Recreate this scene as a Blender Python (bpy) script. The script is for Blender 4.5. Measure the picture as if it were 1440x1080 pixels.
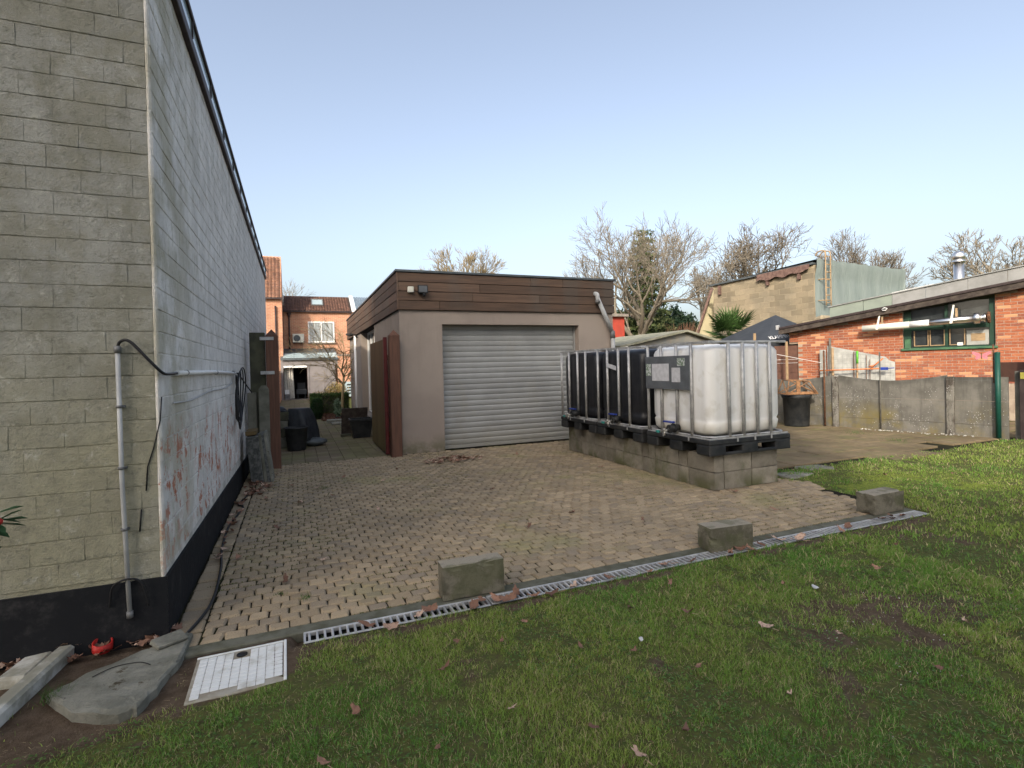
import bpy, bmesh, math, random
import numpy as np
from mathutils import Vector, Matrix
R = math.radians
random.seed(7); rng = np.random.default_rng(7)
for o in list(bpy.data.objects): bpy.data.objects.remove(o)
S = bpy.context.scene; COL = S.collection

# ------------------------------------------------------------------ camera, sky, sun, exposure
F_PX, PITCH, ROLL, YAW, CY, HCAM = 739.144, .00804485, -.0251597, .3900185, 521.019, 1.45
cy_, sy_ = math.cos(YAW), math.sin(YAW)
right0 = Vector((cy_, -sy_, 0)); fwd0 = Vector((sy_, cy_, 0)); up0 = Vector((0, 0, 1))
fwd = fwd0 * math.cos(PITCH) - up0 * math.sin(PITCH)
upa = up0 * math.cos(PITCH) + fwd0 * math.sin(PITCH)
rgt = right0 * math.cos(ROLL) + upa * math.sin(ROLL)
upv = upa * math.cos(ROLL) - right0 * math.sin(ROLL)
cd = bpy.data.cameras.new('camera'); cam = bpy.data.objects.new('camera', cd); COL.objects.link(cam)
m3 = Matrix((rgt, upv, -fwd)).transposed(); cam.matrix_world = Matrix.Translation((0, 0, HCAM)) @ m3.to_4x4()
cd.sensor_width = 36; cd.sensor_fit = 'HORIZONTAL'; cd.lens = 36 * F_PX / 1440; cd.shift_y = -(540 - CY) / 1440
cd.clip_start = .05; cd.clip_end = 2000; S.camera = cam

SUN_EL, SUN_A = 30, 50          # elevation; the sun stands to the left (-X) and behind the camera (-Y)
W = bpy.data.worlds.new('World'); S.world = W; W.use_nodes = True
wn = W.node_tree.nodes; wl = W.node_tree.links
sky = wn.new('ShaderNodeTexSky'); sky.sky_type = 'NISHITA'; sky.sun_disc = False
sky.sun_elevation = R(SUN_EL); sky.sun_rotation = R(270 - SUN_A); sky.air_density = 1.0; sky.dust_density = 5.0; sky.ozone_density = 1.5
bg = wn['Background']; bg.inputs[1].default_value = .15
hs = wn.new('ShaderNodeHueSaturation'); hs.inputs['Saturation'].default_value = .72; wl.new(sky.outputs[0], hs.inputs['Color']); wl.new(hs.outputs[0], bg.inputs[0])
sd = bpy.data.lights.new('sun', 'SUN'); sd.energy = 2.0; sd.angle = R(1.2); sd.color = (1, .9, .76)
so = bpy.data.objects.new('sun', sd); COL.objects.link(so)
tos = Vector((-math.cos(R(SUN_A)) * math.cos(R(SUN_EL)), -math.sin(R(SUN_A)) * math.cos(R(SUN_EL)), math.sin(R(SUN_EL))))
so.rotation_euler = tos.to_track_quat('Z', 'Y').to_euler()
S.view_settings.view_transform = 'Standard'; S.view_settings.look = 'None'; S.view_settings.gamma = 1
S.view_settings.use_curve_mapping = False; S.view_settings.exposure = 1.03

# ------------------------------------------------------------------ helpers
def lerp(a, b, t): return a + (b - a) * t
def vnoise(x, y, sc, seed=0):
    x = np.asarray(x, float) * sc; y = np.asarray(y, float) * sc
    xi = np.floor(x).astype(np.int64); yi = np.floor(y).astype(np.int64); fx = x - xi; fy = y - yi
    fx = fx * fx * (3 - 2 * fx); fy = fy * fy * (3 - 2 * fy)
    def h(a, b):
        n = (a * 374761393 + b * 668265263 + seed * 144665) & 0xffffffff
        n = ((n ^ (n >> 13)) * 1274126177) & 0xffffffff
        return ((n ^ (n >> 16)) & 0xffff) / 65535.
    return (h(xi, yi) * (1 - fx) + h(xi + 1, yi) * fx) * (1 - fy) + (h(xi, yi + 1) * (1 - fx) + h(xi + 1, yi + 1) * fx) * fy
def fbm(x, y, sc, seed=0, oc=4):
    s = 0; a = .5; t = 0
    for k in range(oc): s = s + a * vnoise(x, y, sc * 2 ** k, seed + k * 17); t += a; a *= .5
    return s / t

def tag(o, label=None, cat=None, group=None, kind=None):
    if label: o['label'] = label
    if cat: o['category'] = cat
    if group: o['group'] = group
    if kind: o['kind'] = kind
    return o
def empty(name, loc=(0, 0, 0), rz=0, label=None, cat=None, group=None, parent=None):
    o = bpy.data.objects.new(name, None); COL.objects.link(o); o.location = loc; o.rotation_euler = (0, 0, rz)
    o.empty_display_size = .1
    if parent: o.parent = parent
    return tag(o, label, cat, group)
def dup(o, parent=None, **kw):
    c = o.copy(); COL.objects.link(c); c.parent = parent
    for ch in list(o.children): dup(ch, c)
    for k, v in kw.items():
        if k in ('location', 'rotation_euler', 'scale'): setattr(c, k, v)
        else: c[k] = v
    return c

class MB:
    def __init__(s): s.v = []; s.f = []; s.sm = []; s.m = []
    def add(s, vs, fs, smooth=False, mi=0):
        b = len(s.v); s.v += [tuple(v) for v in vs]
        for f in fs: s.f.append(tuple(i + b for i in f)); s.sm.append(smooth); s.m.append(mi)
        return s
    def box(s, x0, y0, z0, x1, y1, z1, mi=0, M=None):
        vs = [Vector(p) for p in ((x0,y0,z0),(x1,y0,z0),(x1,y1,z0),(x0,y1,z0),(x0,y0,z1),(x1,y0,z1),(x1,y1,z1),(x0,y1,z1))]
        if M: vs = [M @ v for v in vs]
        return s.add(vs, [(0,3,2,1),(4,5,6,7),(0,1,5,4),(1,2,6,5),(2,3,7,6),(3,0,4,7)], False, mi)
    def bbox(s, x0, y0, z0, x1, y1, z1, b=.005, mi=0, M=None, jit=0):
        # box with chamfered edges
        X = (x0, x1); Y = (y0, y1); Z = (z0, z1); vs = []; idx = {}
        for i in range(2):
            for j in range(2):
                for k in range(2):
                    sx = 1 - 2 * i; sy = 1 - 2 * j; sz = 1 - 2 * k
                    jx, jy, jz = [(random.random() - .5) * jit for _ in range(3)]
                    for a in range(3):
                        d = [b * sx, b * sy, b * sz]; d[a] = 0
                        idx[i, j, k, a] = len(vs)
                        vs.append(Vector((X[i] + d[0] + jx, Y[j] + d[1] + jy, Z[k] + d[2] + jz)))
        if M: vs = [M @ v for v in vs]
        fs = []
        def q(l): fs.append(tuple(idx[t] for t in l))
        q([(0,0,0,0),(0,0,1,0),(0,1,1,0),(0,1,0,0)]); q([(1,0,0,0),(1,1,0,0),(1,1,1,0),(1,0,1,0)])
        q([(0,0,0,1),(1,0,0,1),(1,0,1,1),(0,0,1,1)]); q([(0,1,0,1),(0,1,1,1),(1,1,1,1),(1,1,0,1)])
        q([(0,0,0,2),(0,1,0,2),(1,1,0,2),(1,0,0,2)]); q([(0,0,1,2),(1,0,1,2),(1,1,1,2),(0,1,1,2)])
        for i in range(2):
            for j in range(2): q([(i,j,0,0),(i,j,1,0),(i,j,1,1),(i,j,0,1)]); q([(i,0,j,0),(i,1,j,0),(i,1,j,2),(i,0,j,2)]); q([(0,i,j,1),(1,i,j,1),(1,i,j,2),(0,i,j,2)])
            for j in range(2):
                for k in range(2): pass
        for i in range(2):
            for j in range(2):
                for k in range(2): fs.append((idx[i,j,k,0], idx[i,j,k,1], idx[i,j,k,2]))
        return s.add(vs, fs, False, mi)
    def tube(s, pts, r, n=8, caps=True, smooth=True, mi=0):
        pts = [Vector(p) for p in pts]; rs = r if isinstance(r, (list, tuple)) else [r] * len(pts)
        b = len(s.v); prev = None
        for i, p in enumerate(pts):
            d = (pts[min(i + 1, len(pts) - 1)] - pts[max(i - 1, 0)])
            d = d.normalized() if d.length > 1e-9 else Vector((0, 0, 1))
            if prev is None:
                a = d.orthogonal().normalized()
            else:
                a = prev - d * prev.dot(d); a = a.normalized() if a.length > 1e-6 else d.orthogonal().normalized()
            prev = a; c = d.cross(a)
            for k in range(n):
                t = 2 * math.pi * k / n; s.v.append(tuple(p + (a * math.cos(t) + c * math.sin(t)) * rs[i]))
        for i in range(len(pts) - 1):
            for k in range(n):
                s.f.append((b + i * n + k, b + i * n + (k + 1) % n, b + (i + 1) * n + (k + 1) % n, b + (i + 1) * n + k)); s.sm.append(smooth); s.m.append(mi)
        if caps:
            s.f.append(tuple(b + k for k in range(n))[::-1]); s.sm.append(False); s.m.append(mi)
            s.f.append(tuple(b + (len(pts) - 1) * n + k for k in range(n))); s.sm.append(False); s.m.append(mi)
        return s
    def lathe(s, prof, n=24, c=(0, 0, 0), smooth=True, mi=0):
        b = len(s.v)
        for r, z in prof:
            for k in range(n):
                t = 2 * math.pi * k / n; s.v.append((c[0] + r * math.cos(t), c[1] + r * math.sin(t), c[2] + z))
        for i in range(len(prof) - 1):
            for k in range(n): s.f.append((b+i*n+k, b+i*n+(k+1)%n, b+(i+1)*n+(k+1)%n, b+(i+1)*n+k)); s.sm.append(smooth); s.m.append(mi)
        return s
    def prism(s, poly, z0, z1, mi=0, M=None):
        n = len(poly); vs = [Vector((x, y, z0)) for x, y in poly] + [Vector((x, y, z1)) for x, y in poly]
        if M: vs = [M @ v for v in vs]
        return s.add(vs, [tuple(range(n))[::-1], tuple(range(n, 2 * n))] + [(i, (i + 1) % n, n + (i + 1) % n, n + i) for i in range(n)], False, mi)
    def mesh(s, name, mats):
        me = bpy.data.meshes.new(name); me.from_pydata(s.v, [], s.f)
        me.polygons.foreach_set('use_smooth', s.sm)
        if not isinstance(mats, (list, tuple)): mats = [mats]
        for m in mats: me.materials.append(m)
        if len(mats) > 1: me.polygons.foreach_set('material_index', s.m)
        me.update(); return me
    def build(s, name, mats, parent=None, loc=None, rot=None, **kw):
        o = bpy.data.objects.new(name, s.mesh(name, mats)); COL.objects.link(o)
        if parent: o.parent = parent
        if loc: o.location = loc
        if rot: o.rotation_euler = rot
        return tag(o, **kw)
def np_mesh(name, V, Fq, mat, k=3, col=None, parent=None, smooth=False, **kw):
    me = bpy.data.meshes.new(name); nv = len(V); nf = len(Fq)
    me.vertices.add(nv); me.vertices.foreach_set('co', np.ascontiguousarray(V, dtype=np.float32).ravel())
    me.loops.add(nf * k); me.polygons.add(nf)
    me.loops.foreach_set('vertex_index', np.ascontiguousarray(Fq, dtype=np.int32).ravel())
    me.polygons.foreach_set('loop_start', np.arange(0, nf * k, k, dtype=np.int32))
    me.polygons.foreach_set('loop_total', np.full(nf, k, dtype=np.int32))
    if smooth: me.polygons.foreach_set('use_smooth', np.ones(nf, bool))
    if col is not None:
        a = me.color_attributes.new('tint', 'FLOAT_COLOR', 'POINT'); c4 = np.ones((nv, 4), np.float32); c4[:, :3] = col
        a.data.foreach_set('color', c4.ravel())
    me.materials.append(mat); me.update(calc_edges=True); me.validate()
    o = bpy.data.objects.new(name, me); COL.objects.link(o)
    if parent: o.parent = parent
    return tag(o, **kw)

# ------------------------------------------------------------------ materials
class NT:
    def __init__(s, name):
        s.m = bpy.data.materials.new(name); s.m.use_nodes = True; s.t = s.m.node_tree; s.n = s.t.nodes; s.l = s.t.links
        s.b = s.n['Principled BSDF']; g = s.n.new('ShaderNodeNewGeometry'); s.pos = g.outputs['Position']; s.isl = g.outputs['Random Per Island']; s.nor = g.outputs['Normal']
        s.obj = s.n.new('ShaderNodeObjectInfo').outputs['Random']
    def _set(s, i, v):
        if hasattr(v, 'is_output') or isinstance(v, bpy.types.NodeSocket): s.l.new(v, i)
        elif v is not None:
            try: i.default_value = v
            except Exception: i.default_value = (*v, 1)
    def noise(s, sc, det=3, ro=.55, vec=None, dist=0):
        n = s.n.new('ShaderNodeTexNoise'); n.inputs['Scale'].default_value = sc; n.inputs['Detail'].default_value = det
        n.inputs['Roughness'].default_value = ro; n.inputs['Distortion'].default_value = dist; s.l.new(vec or s.pos, n.inputs['Vector']); return n.outputs['Fac']
    def vor(s, sc, out='Distance', vec=None, feat='F1'):
        n = s.n.new('ShaderNodeTexVoronoi'); n.feature = feat; n.inputs['Scale'].default_value = sc; s.l.new(vec or s.pos, n.inputs['Vector']); return n.outputs[out]
    def scale(s, v, k):
        n = s.n.new('ShaderNodeMapping'); n.inputs['Scale'].default_value = k; s.l.new(v, n.inputs['Vector']); return n.outputs[0]
    def ramp(s, v, a, b, smooth=True):
        n = s.n.new('ShaderNodeMapRange'); n.inputs[1].default_value = a; n.inputs[2].default_value = b; s.l.new(v, n.inputs[0])
        if smooth: n.interpolation_type = 'SMOOTHSTEP'
        return n.outputs[0]
    def mix(s, f, a, b, mode='MIX'):
        n = s.n.new('ShaderNodeMix'); n.data_type = 'RGBA'; n.blend_type = mode; s._set(n.inputs[0], f)
        s._set(n.inputs[6], a if not isinstance(a, tuple) else (*a[:3], 1)); s._set(n.inputs[7], b if not isinstance(b, tuple) else (*b[:3], 1)); return n.outputs[2]
    def math(s, op, a, b=None, c=None):
        n = s.n.new('ShaderNodeMath'); n.operation = op; s._set(n.inputs[0], a)
        if b is not None: s._set(n.inputs[1], b)
        if c is not None: s._set(n.inputs[2], c)
        return n.outputs[0]
    def xyz(s, v=None):
        n = s.n.new('ShaderNodeSeparateXYZ'); s.l.new(v or s.pos, n.inputs[0]); return n.outputs
    def rand(s): return s.math('FRACT', s.math('ADD', s.isl, s.obj))
    def vary(s, col, amt, r=None):
        r = r or s.rand(); v = s.math('MULTIPLY_ADD', r, amt * 2, 1 - amt); n = s.n.new('ShaderNodeCombineColor')
        for i in range(3): s.l.new(v, n.inputs[i])
        return s.mix(1.0, col, n.outputs[0], 'MULTIPLY')
    def bump(s, h, st=.5, d=.005):
        n = s.n.new('ShaderNodeBump'); n.inputs['Strength'].default_value = st; n.inputs['Distance'].default_value = d; s.l.new(h, n.inputs['Height']); s.l.new(n.outputs[0], s.b.inputs['Normal'])
    def done(s, col, rough=.85, metal=0, spec=.3, **kw):
        s._set(s.b.inputs['Base Color'], col if not isinstance(col, tuple) else (*col[:3], 1)); s._set(s.b.inputs['Roughness'], rough)
        s.b.inputs['Metallic'].default_value = metal; s.b.inputs['Specular IOR Level'].default_value = spec
        for k, v in kw.items(): s._set(s.b.inputs[k.replace('_', ' ')], v)
        return s.m
def simple(name, c1, c2=None, sc=6, rough=.8, metal=0, spec=.3, bump=.3, bd=.003, bsc=80, var=0, a=.35, b=.65):
    t = NT(name); c2 = c2 or tuple(x * .75 for x in c1)
    col = t.mix(t.ramp(t.noise(sc, 6, .6), a, b), c1, c2)
    if var: col = t.vary(col, var)
    if bump: t.bump(t.noise(bsc, 3), bump, bd)
    return t.done(col, rough, metal, spec)
Mt = {}
def mk():
    t = NT('paver_concrete'); r = t.rand()
    c = t.mix(t.ramp(r, 0, 1, False), (.27, .21, .135), (.325, .255, .165))
    c = t.vary(c, .09); c = t.mix(t.ramp(t.math('FRACT', t.math('MULTIPLY', r, 7.3)), .72, .95), c, (.235, .19, .135))
    c = t.mix(t.math('MULTIPLY', t.ramp(t.noise(1.1, 6, .7), .45, .7), .7), c, (.215, .172, .115))
    gx = t.noise(.8, 5, .6)
    c = t.mix(t.math('MULTIPLY', t.ramp(gx, .52, .7), .6), c, (.22, .21, .09))
    c = t.mix(t.math('MULTIPLY', t.ramp(t.noise(190, 2), .56, .72), .5), c, (.40, .35, .26))
    c = t.mix(t.math('MULTIPLY', t.ramp(t.noise(150, 2, vec=t.scale(t.pos, (1, 1.01, 1.3))), .58, .7), .6), c, (.07, .06, .045))
    t.bump(t.noise(140, 4, .7), .7, .003); Mt['paver'] = t.done(c, .93, spec=.18)
    t = NT('joint_sand'); c = t.mix(t.ramp(t.noise(3, 5), .4, .6), (.014, .011, .008), (.024, .025, .011)); t.bump(t.noise(120, 3), .6, .004); Mt['joint'] = t.done(c, .97, spec=.1)
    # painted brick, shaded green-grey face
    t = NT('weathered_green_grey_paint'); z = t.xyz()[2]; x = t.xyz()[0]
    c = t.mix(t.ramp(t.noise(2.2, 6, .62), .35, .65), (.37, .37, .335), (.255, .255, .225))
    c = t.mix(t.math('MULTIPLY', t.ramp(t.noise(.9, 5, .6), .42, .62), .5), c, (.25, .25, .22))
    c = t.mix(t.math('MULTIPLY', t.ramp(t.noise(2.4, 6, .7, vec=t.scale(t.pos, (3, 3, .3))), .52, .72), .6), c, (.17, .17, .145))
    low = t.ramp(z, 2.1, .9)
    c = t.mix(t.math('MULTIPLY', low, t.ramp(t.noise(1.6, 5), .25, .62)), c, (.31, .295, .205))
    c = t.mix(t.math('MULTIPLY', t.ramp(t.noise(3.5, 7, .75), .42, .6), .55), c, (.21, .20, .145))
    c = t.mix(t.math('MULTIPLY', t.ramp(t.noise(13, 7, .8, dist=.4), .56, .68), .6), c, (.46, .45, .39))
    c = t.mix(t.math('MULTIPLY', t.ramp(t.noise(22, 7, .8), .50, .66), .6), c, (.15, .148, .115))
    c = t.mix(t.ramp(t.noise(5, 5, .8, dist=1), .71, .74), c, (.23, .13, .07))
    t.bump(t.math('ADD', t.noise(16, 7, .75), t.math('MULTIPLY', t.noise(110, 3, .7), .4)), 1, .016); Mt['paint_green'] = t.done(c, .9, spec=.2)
    t = NT('flaking_white_paint'); p = t.xyz(); st = t.scale(t.pos, (1, 1, .7))
    c = t.mix(t.ramp(t.noise(3, 6, .65, vec=st), .35, .65), (.80, .775, .73), (.62, .60, .56))
    c = t.mix(t.math('MULTIPLY', t.ramp(t.noise(8, 7, .8, vec=st), .48, .66), .75), c, (.45, .43, .37))
    c = t.mix(t.math('MULTIPLY', t.math('MULTIPLY', t.ramp(p[1], 5.2, 3.7), t.ramp(t.noise(2.5, 5), .38, .6)), .55), c, (.30, .27, .15))
    zone = t.math('MULTIPLY', t.math('MULTIPLY', t.ramp(p[2], 1.25, .95), t.ramp(p[1], 8.6, 6.5)), t.ramp(t.noise(1.3, 2), .30, .52))
    c = t.mix(t.math('MULTIPLY', t.ramp(t.noise(9, 6, .72, vec=st), .53, .57), zone), c, (.42, .17, .10))
    t.bump(t.math('ADD', t.noise(18, 6, .7), t.math('MULTIPLY', t.noise(90, 3, .7), .4)), 1, .016); Mt['paint_white'] = t.done(c, .85, spec=.25)
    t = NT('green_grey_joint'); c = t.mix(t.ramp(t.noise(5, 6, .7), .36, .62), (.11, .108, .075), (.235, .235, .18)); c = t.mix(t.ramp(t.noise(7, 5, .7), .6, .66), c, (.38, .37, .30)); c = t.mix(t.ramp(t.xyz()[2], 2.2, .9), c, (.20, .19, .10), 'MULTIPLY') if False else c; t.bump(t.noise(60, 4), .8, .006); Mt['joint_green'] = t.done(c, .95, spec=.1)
    t = NT('white_wall_joint'); c = t.mix(t.ramp(t.noise(8, 6, .7), .35, .65), (.40, .385, .34), (.66, .64, .59)); t.bump(t.noise(60, 4), .8, .006); Mt['joint_white'] = t.done(c, .95, spec=.1)
    t = NT('black_bitumen'); c = t.mix(t.ramp(t.noise(6, 6, .7), .5, .75), (.008, .009, .011), (.035, .034, .034)); t.bump(t.noise(30, 5), .6, .006); Mt['bitumen'] = t.done(c, .8, spec=.2)
    # garage
    t = NT('beige_stucco'); p = t.xyz(); c = t.mix(t.ramp(t.noise(1.5, 5), .35, .65), (.315, .265, .222), (.275, .23, .195))
    c = t.mix(t.math('MULTIPLY', t.ramp(t.noise(3, 5, .65, vec=t.scale(t.pos, (1.5, 1.5, .25))), .5, .75), .45), c, (.225, .19, .16)); c = t.mix(t.ramp(t.noise(11, 4, .7), .72, .76), c, (.17, .145, .12))
    c = t.mix(t.math('MULTIPLY', t.ramp(p[2], .38, .0), t.ramp(t.noise(4, 5, .7), .3, .6)), c, (.15, .135, .09))
    t.bump(t.noise(150, 3, .7), .8, .003); Mt['stucco'] = t.done(c, .95, spec=.15)
    t = NT('hardwood_fascia'); st = t.scale(t.pos, (1, 1, 14)); c = t.mix(t.ramp(t.noise(2.2, 6, .6, vec=st), .3, .7), (.125, .078, .052), (.08, .052, .037))
    c = t.mix(t.math('MULTIPLY', t.ramp(t.noise(1.6, 4, vec=t.scale(t.pos, (1, 1, .25))), .45, .65), .65), c, (.10, .085, .07)); c = t.vary(c, .22); t.bump(t.noise(8, 5, .7, vec=st), .4, .003); Mt['fascia'] = t.done(c, .75)
    t = NT('aluminium_roller_slat'); c = t.mix(t.ramp(t.noise(2, 5), .4, .65), (.30, .305, .295), (.26, .265, .255)); c = t.vary(c, .05); c = t.mix(t.math('MULTIPLY', t.ramp(t.noise(3, 6, .7, vec=t.scale(t.pos, (1, 1, .4))), .5, .7), .4), c, (.27, .26, .22)); c = t.mix(t.math('MULTIPLY', t.ramp(t.xyz()[2], .5, .0), .45), c, (.26, .24, .18)); Mt['slat'] = t.done(c, .62, spec=.25)
    t = NT('concrete_block'); p = t.xyz(); c = t.mix(t.ramp(t.noise(5, 6, .65), .35, .65), (.25, .225, .18), (.175, .158, .125)); c = t.vary(c, .2)
    c = t.mix(t.math('MULTIPLY', t.ramp(p[2], .2, .0), t.ramp(t.noise(3, 4), .4, .6)), c, (.10, .10, .05))
    c = t.mix(t.math('MULTIPLY', t.ramp(t.noise(2.1, 6, .7), .5, .66), .6), c, (.085, .095, .04))
    c = t.mix(t.math('MULTIPLY', t.ramp(t.noise(170, 2), .6, .7), .5), c, (.07, .065, .05)); t.bump(t.noise(120, 4, .7), .8, .003); Mt['block'] = t.done(c, .95, spec=.15)
    t = NT('mossy_loose_block'); n = t.xyz(t.nor); c = t.mix(t.ramp(t.noise(9, 6, .65), .4, .62), (.16, .145, .11), (.09, .083, .06))
    c = t.mix(t.ramp(n[2], .5, .9), c, (.27, .24, .185)); c = t.mix(t.math('MULTIPLY', t.ramp(t.noise(160, 2), .58, .68), .6), c, (.06, .058, .04))
    c = t.mix(t.math('MULTIPLY', t.ramp(t.noise(5, 5), .5, .6), .5), c, (.07, .078, .035)); t.bump(t.noise(120, 4, .7), .9, .003); Mt['looseblock'] = t.done(c, .95, spec=.15)
    t = NT('translucent_white_plastic'); p = t.xyz(); c = t.mix(t.ramp(p[2], .74, .78), (.62, .60, .54), (.76, .76, .74)); c = t.mix(t.math('MULTIPLY', t.ramp(t.noise(3, 4, vec=t.scale(t.pos, (1, 1, .2))), .45, .65), .5), c, (.62, .60, .55))
    c = t.mix(t.math('MULTIPLY', t.ramp(t.noise(6, 5), .52, .66), .35), c, (.48, .45, .37))
    t.bump(t.noise(6, 2), .2, .01); Mt['ibc_white'] = t.done(c, .38, spec=.4, Subsurface_Weight=.25, Subsurface_Radius=(.05, .05, .05))
    t = NT('black_plastic_tank'); c = t.mix(t.ramp(t.noise(5, 5), .4, .7), (.010, .011, .014), (.02, .021, .024)); t.bump(t.noise(7, 3), .25, .01); Mt['ibc_black'] = t.done(c, .42, spec=.4)
    Mt['galv'] = simple('galvanised_steel', (.46, .46, .45), (.32, .32, .315), 12, .5, .4, bump=.15)
    Mt['galvflat'] = simple('dull_galvanised_steel', (.19, .19, .185), (.11, .113, .115), 12, .6, .3, bump=.15)
    Mt['plastic_black'] = simple('black_pallet_plastic', (.012, .014, .016), (.03, .031, .031), 8, .55, 0, bump=.2)
    Mt['platelabel'] = simple('grey_label_plate', (.13, .14, .15), (.10, .108, .115), 9, .5, .2, bump=.05)
    Mt['paper'] = simple('white_label_paper', (.55, .55, .56), (.45, .45, .46), 20, .7, bump=0)
    Mt['paper_green'] = simple('faded_printed_sticker', (.5, .52, .5), (.16, .22, .15), 45, .7, bump=0, a=.45, b=.52)
    Mt['blue'] = simple('blue_plastic', (.02, .05, .3), (.02, .04, .22), 9, .4, bump=0)
    Mt['teal'] = simple('teal_plastic', (.04, .25, .22), None, 9, .4, bump=0)
    Mt['brass'] = simple('nickel_tap', (.55, .53, .48), None, 9, .3, .9, bump=0)
    # right hand buildings
    t = NT('orange_red_brick'); r = t.rand(); c = t.mix(r, (.37, .125, .060), (.28, .085, .045)); r2 = t.math('FRACT', t.math('MULTIPLY', r, 9.7))
    c = t.mix(t.ramp(r2, .78, .9), c, (.24, .085, .055)); c = t.mix(t.ramp(t.math('FRACT', t.math('MULTIPLY', r, 23.1)), .85, .95), c, (.55, .27, .14))
    c = t.mix(t.math('MULTIPLY', t.ramp(t.noise(25, 5, .7), .5, .68), .5), c, (.5, .26, .15)); t.bump(t.noise(60, 4, .7), .7, .004); Mt['brick'] = t.done(c, .92, spec=.15)
    Mt['mortar'] = simple('lime_mortar', (.36, .29, .22), (.27, .21, .16), 8, .95, bump=.6, bd=.005)
    t = NT('concrete_panel'); p = t.xyz(); c = t.mix(t.ramp(t.noise(3, 6, .65), .35, .65), (.175, .165, .145), (.115, .11, .095))
    c = t.mix(t.math('MULTIPLY', t.ramp(t.noise(4, 6, .7, vec=t.scale(t.pos, (2, 2, .22))), .48, .7), .6), c, (.075, .072, .062))
    c = t.mix(t.math('MULTIPLY', t.ramp(p[2], .75, .15), t.ramp(t.noise(1.6, 6, .7), .42, .68)), c, (.165, .135, .055))
    c = t.mix(t.math('MULTIPLY', t.math('MULTIPLY', t.ramp(t.vor(28), .22, .12), t.ramp(t.noise(2.2, 3), .48, .56)), t.ramp(p[2], .95, .7)), c, (.42, .42, .40))
    c = t.mix(t.math('MULTIPLY', t.ramp(p[2], .85, 1.1), t.ramp(t.noise(4, 5), .4, .62)), c, (.07, .067, .058)); t.bump(t.noise(80, 4, .7), .7, .004); Mt['panel'] = t.done(c, .95, spec=.15)
    t = NT('stained_concrete_post'); p = t.xyz(); c = t.mix(t.ramp(t.noise(7, 6, .7, vec=t.scale(t.pos, (1, 1, .5))), .4, .62), (.19, .18, .155), (.07, .06, .05)); c = t.mix(t.math('MULTIPLY', t.ramp(t.vor(34), .25, .12), t.ramp(t.noise(3, 3), .5, .58)), c, (.5, .5, .48)); t.bump(t.noise(60, 4), .8, .005); Mt['panelpost'] = t.done(c, .95, spec=.1)
    t = NT('yellow_grey_stone_block'); c = t.mix(t.ramp(t.noise(1.2, 5), .35, .65), (.26, .215, .145), (.20, .17, .12)); c = t.vary(c, .2); c = t.mix(t.math('MULTIPLY', t.ramp(t.noise(12, 5, .7), .52, .7), .5), c, (.15, .13, .1)); t.bump(t.noise(50, 4), .7, .006); Mt['stone'] = t.done(c, .95, spec=.15)
    t = NT('pale_mortar'); c = t.mix(t.ramp(t.noise(2, 4), .4, .6), (.34, .28, .19), (.20, .17, .12)); Mt['mortar_pale'] = t.done(c, .95, spec=.1)
    t = NT('green_grey_roofing_sheet'); st = t.scale(t.pos, (1.6, 1.6, .3)); c = t.mix(t.ramp(t.noise(2, 5, vec=st), .35, .65), (.20, .235, .222), (.165, .20, .188)); t.bump(t.noise(2.6, 4, .6, vec=st, dist=1.2), .6, .05); Mt['tarp'] = t.done(c, .5, spec=.4)
    t = NT('grey_flashing'); st = t.scale(t.pos, (1, 1, 3)); c = t.mix(t.ramp(t.noise(1.3, 6, .65), .35, .65), (.27, .27, .26), (.19, .19, .18)); c = t.mix(t.ramp(t.noise(1.8, 4), .66, .72), c, (.15, .10, .085)); t.bump(t.noise(30, 3), .3, .004); Mt['flash'] = t.done(c, .6, spec=.3)
    Mt['flash_green'] = simple('green_grey_flashing', (.22, .255, .21), (.19, .22, .185), 3, .6, bump=.2)
    Mt['darkwood'] = simple('dark_weathered_wood', (.035, .026, .022), (.075, .06, .048), 9, .8, bump=.5)
    Mt['brownrag'] = simple('brown_torn_felt', (.16, .10, .08), (.10, .06, .05), 10, .9, bump=.8, bd=.01, bsc=30)
    Mt['greenpaint'] = simple('green_window_paint', (.07, .16, .08), (.04, .10, .055), 6, .6)
    Mt['greenpaint_dark'] = simple('dark_green_paint', (.012, .04, .025), (.018, .05, .03), 6, .5)
    Mt['postgreen'] = simple('green_coated_post', (.01, .07, .05), None, 6, .45)
    t = NT('window_glass'); c = t.mix(t.ramp(t.noise(2, 4), .4, .7), (.018, .022, .024), (.05, .055, .055)); Mt['glass'] = t.done(c, .08, spec=.6)
    t = NT('curtained_window_glass'); c = t.mix(t.ramp(t.noise(3, 4, vec=t.scale(t.pos, (3, 3, .3))), .4, .6), (.20, .22, .22), (.32, .34, .34)); Mt['glasscurtain'] = t.done(c, .1, spec=.6)
    t = NT('pale_reflective_glass'); Mt['glasspale'] = t.done((.34, .42, .43), .12, spec=.7)
    Mt['whitepvc'] = simple('white_painted_frame', (.72, .72, .70), (.66, .66, .64), 4, .4, bump=0)
    Mt['greypvc'] = simple('grey_pvc_pipe', (.42, .425, .42), (.32, .325, .32), 5, .5, bump=.1)
    Mt['creampipe'] = simple('off_white_painted_pipe', (.68, .67, .58), (.58, .57, .48), 4, .45, bump=0)
    t = NT('stainless_steel'); Mt['chrome'] = t.done((.80, .78, .75), .32, 1)
    Mt['rust'] = simple('rusty_steel', (.15, .07, .035), (.07, .035, .02), 20, .9, bump=.5)
    Mt['rusty_orange'] = simple('orange_rusted_frame', (.32, .17, .08), (.18, .095, .05), 20, .85, bump=.4)
    Mt['orange'] = simple('orange_painted_bar', (.62, .20, .06), (.5, .16, .06), 8, .6, bump=.1)
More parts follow.
